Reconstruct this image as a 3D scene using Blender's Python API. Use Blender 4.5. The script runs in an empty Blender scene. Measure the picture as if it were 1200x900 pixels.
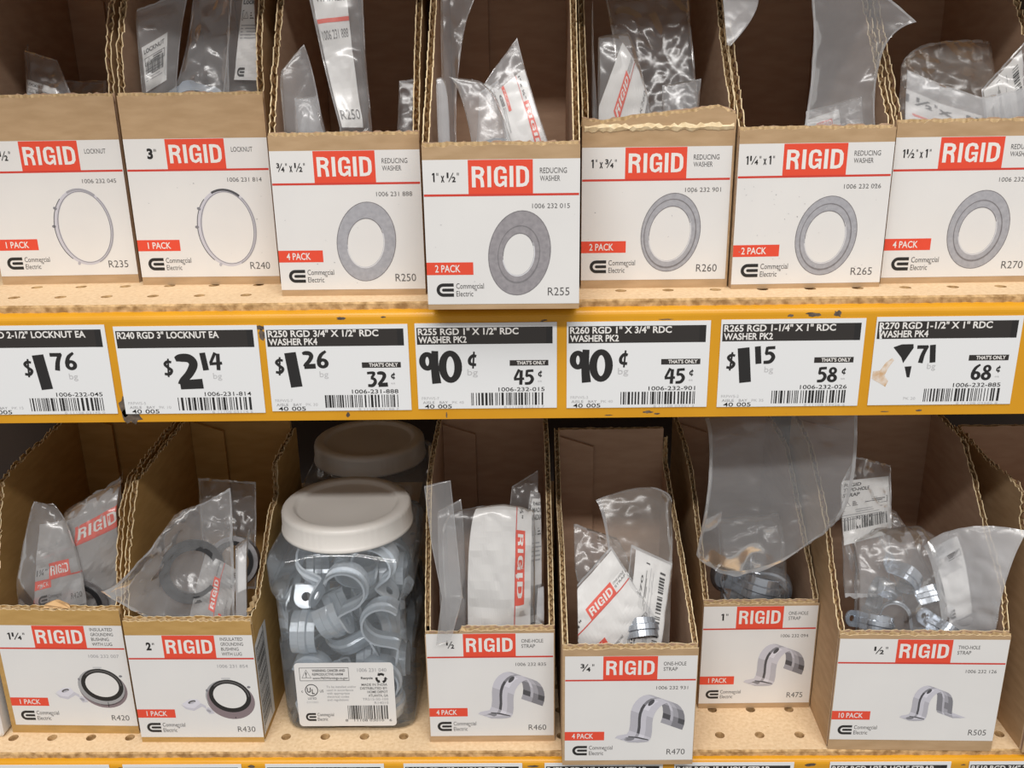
import bpy, math, random
from mathutils import Vector, Matrix, noise
import numpy as np

# ------------------------------------------------------------------ camera, world, lights (mm -> m)
S = 0.001
FPX, PITCH, YAW, ROLL = 1100.0, 0.3235, -0.0171, 0.0154
CAM = np.array([279.5, -496.8, 114.1])
H = 292.85                                   # drop from the upper to the lower shelf
_f = np.array([math.sin(YAW)*math.cos(PITCH), math.cos(YAW)*math.cos(PITCH), -math.sin(PITCH)])
_r = np.array([math.cos(YAW), -math.sin(YAW), 0.0]); _d = np.cross(_f, _r)
RT = math.cos(ROLL)*_r + math.sin(ROLL)*_d
DN = -math.sin(ROLL)*_r + math.cos(ROLL)*_d
def at(u, v, y):
    """point (mm) at depth y seen at photo pixel u, v"""
    d = RT*(u-600)/FPX + DN*(v-450)/FPX + _f
    return Vector(CAM + d*((y-CAM[1])/d[1]))

sc = bpy.context.scene
col = sc.collection
cam_d = bpy.data.cameras.new('camera'); cam = bpy.data.objects.new('camera', cam_d); col.objects.link(cam)
m = Matrix(((RT[0], -DN[0], -_f[0]), (RT[1], -DN[1], -_f[1]), (RT[2], -DN[2], -_f[2]))).to_4x4()
m.translation = Vector(CAM*S); cam.matrix_world = m
cam_d.sensor_width = 36; cam_d.lens = FPX/1200*36; cam_d.clip_start = 0.01; cam_d.clip_end = 50
sc.camera = cam
sc.view_settings.view_transform = 'Standard'; sc.view_settings.look = 'None'
sc.view_settings.exposure = 0.0; sc.view_settings.gamma = 1.0; sc.view_settings.use_curve_mapping = False
try:
    sc.cycles.use_denoising = True; sc.cycles.transparent_max_bounces = 40; sc.cycles.max_bounces = 10
    sc.cycles.caustics_reflective = False; sc.cycles.caustics_refractive = False
except Exception: pass
W = bpy.data.worlds.new('store'); sc.world = W; W.use_nodes = True
W.node_tree.nodes['Background'].inputs[0].default_value = (1.0, 0.965, 0.93, 1)
W.node_tree.nodes['Background'].inputs[1].default_value = 0.35
def area(name, loc, target, sx, sy, power, color=(1, 0.975, 0.945)):
    L = bpy.data.lights.new(name, 'AREA'); L.shape = 'RECTANGLE'; L.size = sx; L.size_y = sy; L.energy = power; L.color = color
    o = bpy.data.objects.new(name, L); col.objects.link(o); o.location = loc
    o.rotation_euler = (Vector(target)-Vector(loc)).to_track_quat('-Z', 'Y').to_euler(); return o
area('aisle_strip_light', (0.25, -1.90, 1.75), (0.28, 0, -0.1), 2.6, 0.13, 43)
area('aisle_ceiling_light', (0.3, -1.25, 3.0), (0.28, 0, -0.1), 2.4, 0.9, 62)
rng = random.Random(7)

# ------------------------------------------------------------------ materials
MATS = {}
def mat(name, color=(.8, .8, .8), rough=.6, metal=0.0, spec=.5):
    if name in MATS: return MATS[name]
    M = bpy.data.materials.new(name); M.use_nodes = True; b = M.node_tree.nodes['Principled BSDF']
    b.inputs['Base Color'].default_value = (*color, 1); b.inputs['Roughness'].default_value = rough
    b.inputs['Metallic'].default_value = metal; b.inputs['Specular IOR Level'].default_value = spec
    MATS[name] = M; return M
def varied(name, c1, c2, scale, rough=.8, stretch=(1, 1, 1), bump=0.0, detail=6, metal=0.0, lo=.35, hi=.65, c3=None, s3=0, t3=.7, spec=.4):
    """two colours mixed by a procedural noise, an optional third as sparse spots"""
    M = mat(name, c1, rough, metal, spec); nt = M.node_tree; N, L = nt.nodes, nt.links; b = N['Principled BSDF']
    tc = N.new('ShaderNodeTexCoord'); mp = N.new('ShaderNodeMapping'); mp.inputs['Scale'].default_value = stretch
    L.new(tc.outputs['Object'], mp.inputs['Vector'])
    nz = N.new('ShaderNodeTexNoise'); nz.inputs['Scale'].default_value = scale; nz.inputs['Detail'].default_value = detail
    L.new(mp.outputs[0], nz.inputs['Vector'])
    rp = N.new('ShaderNodeValToRGB'); rp.color_ramp.elements[0].position = lo; rp.color_ramp.elements[1].position = hi
    rp.color_ramp.elements[0].color = (*c1, 1); rp.color_ramp.elements[1].color = (*c2, 1)
    L.new(nz.outputs['Fac'], rp.inputs['Fac']); out = rp.outputs['Color']
    if c3:
        n3 = N.new('ShaderNodeTexNoise'); n3.inputs['Scale'].default_value = s3; n3.inputs['Detail'].default_value = 4
        L.new(mp.outputs[0], n3.inputs['Vector'])
        r3 = N.new('ShaderNodeValToRGB'); r3.color_ramp.elements[0].position = t3; r3.color_ramp.elements[1].position = t3+.03
        r3.color_ramp.elements[0].color = (0, 0, 0, 1); r3.color_ramp.elements[1].color = (1, 1, 1, 1)
        L.new(n3.outputs['Fac'], r3.inputs['Fac'])
        mx = N.new('ShaderNodeMixRGB'); mx.inputs[2].default_value = (*c3, 1); L.new(r3.outputs['Color'], mx.inputs[0]); L.new(out, mx.inputs[1]); out = mx.outputs[0]
    L.new(out, b.inputs['Base Color'])
    if bump:
        bp = N.new('ShaderNodeBump'); bp.inputs['Strength'].default_value = bump; bp.inputs['Distance'].default_value = .0006
        L.new(nz.outputs['Fac'], bp.inputs['Height']); L.new(bp.outputs['Normal'], b.inputs['Normal'])
    return M
def film(name, haze, gloss, tint=(.97, .97, .97), col_=(.85, .86, .88), rough=.12, bumps=0.0):
    """thin clear plastic: mostly transparent, a little milky, glossy and more so at grazing angles"""
    M = bpy.data.materials.new(name); M.use_nodes = True; nt = M.node_tree; N, L = nt.nodes, nt.links
    N.remove(N['Principled BSDF']); out = N['Material Output']
    tr = N.new('ShaderNodeBsdfTransparent'); tr.inputs[0].default_value = (*tint, 1)
    df = N.new('ShaderNodeBsdfDiffuse'); df.inputs[0].default_value = (*col_, 1)
    tl = N.new('ShaderNodeBsdfTranslucent'); tl.inputs[0].default_value = (*col_, 1)
    milk = N.new('ShaderNodeMixShader'); milk.inputs[0].default_value = .35; L.new(df.outputs[0], milk.inputs[1]); L.new(tl.outputs[0], milk.inputs[2])
    gl = N.new('ShaderNodeBsdfGlossy'); gl.inputs['Roughness'].default_value = rough; gl.inputs[0].default_value = (1, 1, 1, 1)
    m1 = N.new('ShaderNodeMixShader'); m1.inputs[0].default_value = haze; L.new(tr.outputs[0], m1.inputs[1]); L.new(milk.outputs[0], m1.inputs[2])
    fr = N.new('ShaderNodeFresnel'); fr.inputs[0].default_value = 1.45
    mu = N.new('ShaderNodeMath'); mu.operation = 'MULTIPLY_ADD'; mu.inputs[1].default_value = gloss; mu.inputs[2].default_value = gloss*.04
    L.new(fr.outputs[0], mu.inputs[0])
    m2 = N.new('ShaderNodeMixShader'); L.new(mu.outputs[0], m2.inputs[0]); L.new(m1.outputs[0], m2.inputs[1]); L.new(gl.outputs[0], m2.inputs[2])
    if bumps:
        tc = N.new('ShaderNodeTexCoord'); nz = N.new('ShaderNodeTexNoise'); nz.inputs['Scale'].default_value = 90; nz.inputs['Detail'].default_value = 3
        bp = N.new('ShaderNodeBump'); bp.inputs['Strength'].default_value = bumps; bp.inputs['Distance'].default_value = .002
        L.new(tc.outputs['Object'], nz.inputs['Vector']); L.new(nz.outputs['Fac'], bp.inputs['Height'])
        for n in (gl, fr, df): L.new(bp.outputs['Normal'], n.inputs['Normal'])
    L.new(m2.outputs[0], out.inputs['Surface']); MATS[name] = M; return M

KRAFT = varied('kraft_board', (.43, .285, .155), (.50, .34, .195), 55, .85, (1, 1, 4), .12)
KRAFT_IN = varied('kraft_inner', (.46, .295, .20), (.52, .345, .235), 55, .88, (1, 1, 4), .1)
OCHRE = varied('ochre_board', (.45, .27, .085), (.52, .32, .11), 55, .85, (1, 1, 4), .12)
OCHRE_IN = varied('ochre_inner', (.42, .24, .075), (.48, .28, .095), 55, .88, (1, 1, 4), .1)
TORN = varied('torn_board_edge', (.66, .50, .29), (.84, .70, .46), 300, .9)
TAN = varied('torn_tan_paper', (.74, .46, .22), (.82, .54, .28), 90, .85)
FLUTE = varied('corrugated_flute', (.56, .40, .21), (.70, .52, .30), 200, .9)
PAPER = varied('label_paper', (.74, .73, .72), (.78, .77, .755), 25, .5, lo=.3, hi=.7)
TAGPAPER = mat('price_paper', (.80, .81, .82), .45)
RED = mat('label_red', (.78, .075, .035), .45)
REDLINE = mat('label_red_line', (.62, .05, .03), .45)
BLACK = mat('label_black', (.018, .017, .017), .5)
DKGREY = mat('label_dark_grey', (.10, .095, .095), .5)
MIDGREY = mat('label_mid_grey', (.36, .36, .37), .5)
LTGREY = mat('label_light_grey', (.56, .56, .57), .5)
WHITEINK = mat('label_white', (.82, .80, .77), .45)
BAND = mat('tag_band_black', (.030, .026, .024), .45)
SHADE = [mat('print_grey_%d' % i, (c, c*.985, c*1.09), .45) for i, c in enumerate((.08, .22, .36, .46, .58, .70))]
PWASH = [varied('print_washer_%d' % i, a, b, 400, .5) for i, (a, b) in enumerate((((.27, .255, .27), (.34, .32, .335)), ((.35, .35, .38), (.42, .42, .45)), ((.19, .18, .19), (.23, .22, .23)), ((.62, .62, .65), (.68, .68, .70))))]
PBUSH = mat('print_bushing', (.235, .185, .20), .5)
YELLOW = varied('yellow_paint', (.66, .305, .012), (.71, .34, .016), 30, .30, (1, 1, 1), 0, c3=(.10, .07, .045), s3=75, t3=.735)
BAREMETAL = varied('chipped_metal', (.06, .045, .035), (.16, .12, .09), 300, .7)
PBOARD = varied('particle_board', (.70, .50, .295), (.80, .60, .38), 420, .85, (1, 1, 1), .18, c3=(.56, .36, .18), s3=520, t3=.68)
PEDGE = varied('particle_board_edge', (.33, .19, .075), (.68, .45, .22), 240, .9, (1, 1, 1), .6)
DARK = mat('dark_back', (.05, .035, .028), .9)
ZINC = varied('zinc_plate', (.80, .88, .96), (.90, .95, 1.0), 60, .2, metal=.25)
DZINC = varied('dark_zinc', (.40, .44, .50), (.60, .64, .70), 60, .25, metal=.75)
CAST = varied('cast_steel', (.30, .29, .30), (.42, .41, .42), 200, .45, metal=.7)
RUBBER = mat('black_insulator', (.02, .02, .022), .4)
LID = mat('white_lid_plastic', (.72, .69, .65), .36)
FILM = film('clear_film', .17, .6, rough=.2)
FILM_EDGE = film('film_seal', .38, .6, rough=.2)
PRINTFILM = film('white_printed_film', .55, .5, col_=(.80, .79, .79), rough=.25)
FILM_THIN = film('thin_clear_film', .085, .5, rough=.2)
FILM_MILK = film('milky_film', .40, .6, col_=(.86, .87, .90), rough=.22)
FILM_WARM = film('warm_film', .15, .5, col_=(.85, .80, .74), rough=.22)
JARPET = film('clear_jar_plastic', .13, .7, tint=(.99, .995, 1.0), col_=(.80, .90, 1.0), rough=.10)

# ------------------------------------------------------------------ mesh collector
class MB:
    def __init__(s): s.v = []; s.f = []; s.m = []; s.mats = []
    def mi(s, M):
        if M not in s.mats: s.mats.append(M)
        return s.mats.index(M)
    def add(s, vs, fs, M):
        b = len(s.v); s.v.extend(tuple(p) for p in vs); k = s.mi(M)
        for f in fs: s.f.append(tuple(i+b for i in f)); s.m.append(k)
    def box(s, x0, y0, z0, x1, y1, z1, M):
        vs = [(x, y, z) for x in (x0, x1) for y in (y0, y1) for z in (z0, z1)]
        s.add(vs, [(0, 1, 3, 2), (4, 6, 7, 5), (0, 4, 5, 1), (2, 3, 7, 6), (0, 2, 6, 4), (1, 5, 7, 3)], M)
    def build(s, name, parent=None, loc=None, smooth=False, rot=None):
        me = bpy.data.meshes.new(name)
        me.from_pydata([(x*S, y*S, z*S) for x, y, z in s.v], [], s.f)
        for M in s.mats: me.materials.append(M)
        me.polygons.foreach_set('material_index', s.m)
        if smooth: me.polygons.foreach_set('use_smooth', [True]*len(s.f))
        me.update()
        o = bpy.data.objects.new(name, me); col.objects.link(o)
        if parent: o.parent = parent
        if loc is not None: o.location = Vector(loc)*S
        if rot is not None: o.rotation_euler = rot
        return o
def tag(o, label=None, cat=None, group=None, kind=None):
    if label: o['label'] = label
    if cat: o['category'] = cat
    if group: o['group'] = group
    if kind: o['kind'] = kind
    return o
def thing(name, loc, label, cat, group=None, rz=0):
    o = bpy.data.objects.new(name, None); col.objects.link(o); o.location = Vector(loc)*S; o.rotation_euler = (0, 0, rz)
    o.empty_display_size = .02; return tag(o, label, cat, group)

# ------------------------------------------------------------------ flat printed artwork
_txt = {}
def glyphs(body, off):
    k = (body, off)
    if k in _txt: return _txt[k]
    c = bpy.data.curves.new('t', 'FONT'); c.body = body; c.size = 1; c.offset = off; c.resolution_u = 3; c.fill_mode = 'FRONT'
    o = bpy.data.objects.new('t', c); col.objects.link(o)
    dg = bpy.context.evaluated_depsgraph_get(); me = bpy.data.meshes.new_from_object(o.evaluated_get(dg))
    vs = [(v.co.x, v.co.y) for v in me.vertices]; fs = [tuple(p.vertices) for p in me.polygons]
    bpy.data.objects.remove(o); bpy.data.curves.remove(c); bpy.data.meshes.remove(me)
    _txt[k] = (vs, fs); return _txt[k]
CAPH = max(y for x, y in glyphs('H', 0)[0])
BRUSH = {  # hand-lettered price digits: strokes of (x, y, width), 'o' marks a closed ring (cx, cy, rx, ry, width)
 '0': [('o', .30, .5, .215, .39, .19)],
 '1': [[(.22, 1, .40), (.38, 0, .40)]],
 '2': [[(.04, .86, .12), (.16, .90, .2), (.36, .88, .22), (.45, .72, .22), (.34, .46, .2), (.16, .24, .18), (.12, .13, .2)], [(.08, .12, .24), (.62, .15, .26)]],
 '3': [[(.06, .90, .15), (.46, .90, .17), (.30, .60, .14)], [(.26, .58, .14), (.46, .5, .18), (.50, .30, .2), (.34, .1, .2), (.08, .1, .17)]],
 '4': [[(.34, 1, .16), (.07, .40, .14)], [(.03, .36, .15), (.62, .40, .15)], [(.46, .94, .19), (.42, 0, .19)]],
 '5': [[(.56, .92, .16), (.20, .90, .16)], [(.20, .96, .15), (.16, .56, .15)], [(.12, .56, .14), (.36, .60, .17), (.50, .38, .2), (.36, .12, .19), (.06, .08, .16)]],
 '6': [[(.50, 1, .12), (.26, .78, .18), (.14, .45, .2), (.16, .3, .2)], ('o', .32, .30, .18, .20, .18)],
 '7': [[(.03, .90, .19), (.58, .90, .19)], [(.54, .96, .18), (.36, .5, .22), (.28, 0, .25)]],
 '8': [('o', .32, .74, .15, .17, .15), ('o', .30, .27, .19, .19, .18)],
 '9': [('o', .24, .68, .15, .21, .17), [(.48, .99, .2), (.46, .5, .23), (.50, 0, .27)]],
 '$': [[(.52, .80, .13), (.30, .84, .15), (.14, .70, .16), (.30, .52, .16), (.48, .36, .17), (.34, .16, .16), (.06, .18, .14)], [(.36, 1, .10), (.26, 0, .10)]],
 'c': [[(.54, .72, .16), (.34, .76, .17), (.16, .54, .18), (.20, .28, .18), (.52, .22, .16)], [(.42, 1, .10), (.34, 0, .10)]],
}
BLOCK = {  # condensed heavy capitals, width .62 of the height
 'R': [[(.10, 0, .20), (.10, 1, .20)], [(.05, .915, .17), (.34, .915, .17), (.46, .86, .19), (.50, .74, .20), (.46, .60, .19), (.34, .53, .16), (.05, .53, .16)], [(.30, .53, .20), (.44, .42, .19), (.475, .25, .19), (.49, 0, .19)]],
 'I': [[(.10, 0, .20), (.10, 1, .20)]],
 'G': [[(.50, .66, .19), (.50, .78, .19), (.45, .88, .18), (.30, .925, .16), (.16, .87, .18), (.105, .74, .2), (.10, .5, .2), (.105, .26, .2), (.16, .13, .18), (.28, .075, .16), (.40, .14, .16), (.47, .26, .16)], [(.53, .0, .13), (.53, .53, .13)], [(.30, .455, .15), (.595, .455, .15)]],
 'D': [[(.10, 0, .20), (.10, 1, .20)], [(.05, .915, .17), (.28, .915, .17), (.42, .87, .19), (.495, .74, .2), (.505, .5, .2), (.495, .26, .2), (.42, .13, .19), (.28, .085, .17), (.05, .085, .17)]],
}
class Art:
    """flat artwork in mm: x to the right, y up; layers keep the inks apart"""
    def __init__(s): s.items = []
    def poly(s, pts, M, layer=1): s.items.append((list(pts), [tuple(range(len(pts)))], M, layer))
    def quads(s, vs, fs, M, layer): s.items.append((vs, fs, M, layer))
    def rect(s, x0, y0, x1, y1, M, layer=1, n=1, k=1, skew=0):
        vs = [(x0+(x1-x0)*i/n+skew*j/k, y0+(y1-y0)*j/k) for j in range(k+1) for i in range(n+1)]
        s.items.append((vs, [(j*(n+1)+i, j*(n+1)+i+1, (j+1)*(n+1)+i+1, (j+1)*(n+1)+i) for j in range(k) for i in range(n)], M, layer))
    def rrect(s, x0, y0, x1, y1, r, M, layer=0):
        p = []
        for cx, cy, a0 in ((x1-r, y1-r, 0), (x0+r, y1-r, 90), (x0+r, y0+r, 180), (x1-r, y0+r, 270)):
            for i in range(7): a = math.radians(a0+15*i); p.append((cx+r*math.cos(a), cy+r*math.sin(a)))
        s.poly(p, M, layer)
    def frame(s, x0, y0, x1, y1, w, M, layer=1):
        s.rect(x0, y0, x1, y0+w, M, layer); s.rect(x0, y1-w, x1, y1, M, layer); s.rect(x0, y0, x0+w, y1, M, layer); s.rect(x1-w, y0, x1, y1, M, layer)
    def ring(s, cx, cy, rx, ry, qx, qy, M, layer=1, rot=0, dx=0, dy=0, n=48, a0=0, a1=360):
        c, d = math.cos(rot), math.sin(rot); vs = []
        for i in range(n+1):
            a = math.radians(a0+(a1-a0)*i/n)
            for ax, ay, ox, oy in ((rx, ry, 0, 0), (qx, qy, dx, dy)):
                x, y = ax*math.cos(a)+ox, ay*math.sin(a)+oy; vs.append((cx+x*c-y*d, cy+x*d+y*c))
        s.items.append((vs, [(2*i, 2*i+2, 2*i+3, 2*i+1) for i in range(n)], M, layer))
    def disc(s, cx, cy, rx, ry, M, layer=1, rot=0):
        c, d = math.cos(rot), math.sin(rot)
        s.poly([(cx+rx*math.cos(a)*c-ry*math.sin(a)*d, cy+rx*math.cos(a)*d+ry*math.sin(a)*c) for a in [2*math.pi*i/40 for i in range(40)]], M, layer)
    def stroke(s, pts, M, layer=2, closed=False):
        """pts (x, y, w): ribbon"""
        n = len(pts); vs = []
        for i, (x, y, w) in enumerate(pts):
            a = pts[(i-1) % n] if closed or i else pts[i]; b = pts[(i+1) % n] if closed or i < n-1 else pts[i]
            tx, ty = b[0]-a[0], b[1]-a[1]; l = math.hypot(tx, ty) or 1; vs += [(x-ty/l*w/2, y+tx/l*w/2), (x+ty/l*w/2, y-tx/l*w/2)]
        fs = [(2*i, 2*i+1, 2*((i+1) % n)+1, 2*((i+1) % n)) for i in range(n if closed else n-1)]
        s.items.append((vs, fs, M, layer))
    def text(s, x, y, body, cap, M, width=None, w=0.0, layer=2, align='l', slant=0):
        vs, fs = glyphs(body, w)
        if not vs: return
        x0 = min(p[0] for p in vs); x1 = max(p[0] for p in vs); ky = cap/CAPH; kx = ky if width is None else width/(x1-x0)
        ww = (x1-x0)*kx; ox = x if align == 'l' else (x-ww if align == 'r' else x-ww/2)
        s.items.append(([(ox+(px-x0)*kx+slant*py*ky, y+py*ky) for px, py in vs], fs, M, layer))
    def brush(s, x, y, ch, w, h, M, layer=2):
        for st in BRUSH[ch]:
            if st[0] == 'o':
                _, cx, cy, rx, ry, t = st; n = 28
                s.stroke([(x+(cx+rx*math.cos(2*math.pi*i/n))*w/.6, y+(cy+ry*math.sin(2*math.pi*i/n))*h, t*(.7*w/.6+.3*h)*(1+.12*math.cos(4*math.pi*i/n))) for i in range(n)], M, layer, True)
            else:
                pts = [(x+px*w/.6, y+py*h, t*(.55*w/.6+.45*min(h, 3*w))) for px, py, t in st]
                if len(pts) > 2:
                    dense = []
                    for i in range(len(pts)-1):
                        p0, p1, p2, p3 = pts[max(i-1, 0)], pts[i], pts[i+1], pts[min(i+2, len(pts)-1)]
                        for k in range(5):
                            t = k/5; dense.append(tuple(.5*((2*b)+(c-a)*t+(2*a-5*b+4*c-d)*t*t+(3*b-a-3*c+d)*t**3) for a, b, c, d in zip(p0, p1, p2, p3)))
                    pts = dense+[pts[-1]]
                s.stroke(pts, M, layer)
    def size(s, x, y, body, cap, width):
        """trade size, right-aligned at x: bold figures, built-up fractions, raised inch marks"""
        FR = {'\u00bd': '12', '\u00be': '34', '\u00bc': '14'}
        wd = lambda c: 1.22 if c in FR else {'"': .34, ' ': .22, 'x': .50, '1': .52}.get(c, .64)
        k = min(width/(sum(map(wd, body))*cap), 1.15); px = x-sum(map(wd, body))*cap*k; u = cap*k
        for c in body:
            if c in FR:
                s.text(px+.02*u, y+cap*.46, FR[c][0], cap*.54, BLACK, (.22 if FR[c][0] == '1' else .42)*u, .035)
                s.stroke([(px+.24*u, y, .10*u), (px+.82*u, y+cap, .10*u)], BLACK)
                s.text(px+.64*u, y, FR[c][1], cap*.54, BLACK, .46*u, .035)
            elif c == '"':
                for d in (.06, .20): s.rect(px+d*u, y+cap*.72, px+(d+.075)*u, y+cap, BLACK, 2)
            elif c == '1': s.rect(px+.16*u, y, px+.34*u, y+cap, BLACK, 2); s.poly([(px+.16*u, y+cap), (px+.16*u, y+cap*.80), (px+.02*u, y+cap*.74), (px+.02*u, y+cap*.86)], BLACK, 2)
            elif c == 'x': s.text(px+.02*u, y, 'x', cap*.98, BLACK, .42*u, .03)
            elif c != ' ': s.text(px+.02*u, y, c, cap, BLACK, .56*u, .045)
            px += wd(c)*u
    def rigid(s, x0, y0, x1, y1, M, layer=2):
        k = (x1-x0)/(.60+.20+.60+.20+.61+4*.095); h = y1-y0; x = x0
        for ch in 'RIGID':
            for st in BLOCK[ch]: s.stroke([(x+px*k, y0+py*h, w*.84*(k if abs(st[0][0]-st[-1][0]) < .12 else .5*(k+h))) for px, py, w in st], M, layer)
            x += ({'I': .20}.get(ch, .60)+.095)*k
    def barcode(s, x0, y0, x1, y1, seed, M=BLACK, layer=2, skew=0):
        r = random.Random(seed); x = x0; u = (x1-x0)/95
        while x < x1:
            w = r.choice((1, 1, 1, 2, 2, 3))*u
            s.rect(x, y0, min(x+w, x1), y1, M, layer, skew=skew); x += w+r.choice((1, 1, 2, 2, 3))*u
    def logo(s, x, y, h, M=BLACK, layer=2, words=DKGREY):
        """the maker's mark: a rounded black hook with a bar inside, and its two words"""
        w = h*1.28; t = h*.24; r = h/2-t/2
        pts = [(x+w, y+h-t/2, t)]+[(x+h/2+r*math.cos(math.radians(a))*1.0, y+h/2+r*math.sin(math.radians(a)), t) for a in range(90, 271, 15)]+[(x+w, y+t/2, t)]
        s.stroke(pts, M, layer)
        s.stroke([(x+h*.52, y+h/2, t*.92), (x+w, y+h/2, t*.92)], M, layer); s.disc(x+h*.52, y+h/2, t*.46, t*.46, M, layer)
        if words:
            s.text(x+w+h*.18, y+h*.60, 'Commercial', h*.40, words, h*2.05, .0)
            s.text(x+w+h*.18, y+h*.02, 'Electric', h*.40, words, h*1.25, .0); s.text(x+w+h*1.48, y+h*.28, '\u2122', h*.3, words, h*.22)
    def build(s, mb, fn, lift=.04):
        for i, (vs, fs, M, layer) in enumerate(s.items): mb.add([fn(x, y, .10+(layer+(i % 12)*.06)*lift) for x, y in vs], fs, M)

def draw_strap(a, ox, oy, k, two=False):
    """printed picture of a ribbed pipe strap, drawn as shaded bands along its bent outline"""
    ex, ey, ez = (.72, .07), (.60, -.25), (0, 1.02)
    path = [(-20, 0), (-16, .2), (-12, .3), (-9, .5), (-7.6, 2.5), (-7, 6)]
    path += [(4+11*math.cos(math.radians(t)), 11+11*math.sin(math.radians(t))) for t in range(180, -31 if not two else -1, -15)]
    if two: path += [(15.3, 6), (15.8, 2.5), (17, .5), (20, .3), (25, 0), (29, 0)]
    n = len(path); W2 = 9
    def P(p, y): return (ox+k*(p[0]*ex[0]+y*ey[0]+p[1]*ez[0]), oy+k*(p[0]*ex[1]+y*ey[1]+p[1]*ez[1]))
    order = sorted(range(n-1), key=lambda i: -path[i][0] if path[i][0] > 4 else -100)
    idx = [i for i in range(n-1) if path[i][0] >= 4 and path[i+1][1] <= path[i][1]][::-1]; idx = idx+[i for i in range(n-1) if i not in idx][::-1]
    lay = 1.0
    for i in idx:
        (x0, z0), (x1, z1) = path[i], path[i+1]; nx, nz = -(z1-z0), x1-x0; l = math.hypot(nx, nz) or 1; nx /= l; nz /= l
        bands = [(-W2, -W2*.30), (-W2*.30, -W2*.05), (-W2*.05, W2*.42), (W2*.42, W2)]
        for j, (a0, a1) in enumerate(bands):
            v = .40+.27*nz-.22*nx*(1 if j != 1 else -1)+(.12 if j in (2,) else 0)-(.25 if j == 1 and -8 < x0 < 8 and z0 > 2 else 0)
            if nz < -.2: v = .42-.15*j*.3
            if x0 < -9: v = (.80, .62, .80, .66)[j]
            w = 1.0
            if x0 < -15: w = (.62 if i == 0 else .92)
            w1 = .92 if i == 0 else (1.0)
            s0 = SHADE[max(0, min(5, int(v*6)))]
            a.quads([P(path[i], a0*w), P(path[i+1], a0*w1), P(path[i+1], a1*w1), P(path[i], a1*w)], [(0, 1, 2, 3)], s0, lay)
        lay += .12
    c = P((-15, .3), 0); a.disc(c[0], c[1], 2.6*k, 1.1*k, SHADE[1], lay+.2, .05)
    c = P((-9.5, .6), 1); a.stroke([(c[0]-5*k, c[1]+1*k, .5*k), (c[0], c[1]+.2*k, .9*k), (c[0]+5*k, c[1]-1.2*k, .6*k)], SHADE[0], lay+.2)
    c = P((0, 21), 0); a.disc(c[0]-.5*k, c[1]-1*k, 2.2*k, 1.0*k, SHADE[0], lay+.2, .9)

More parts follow.
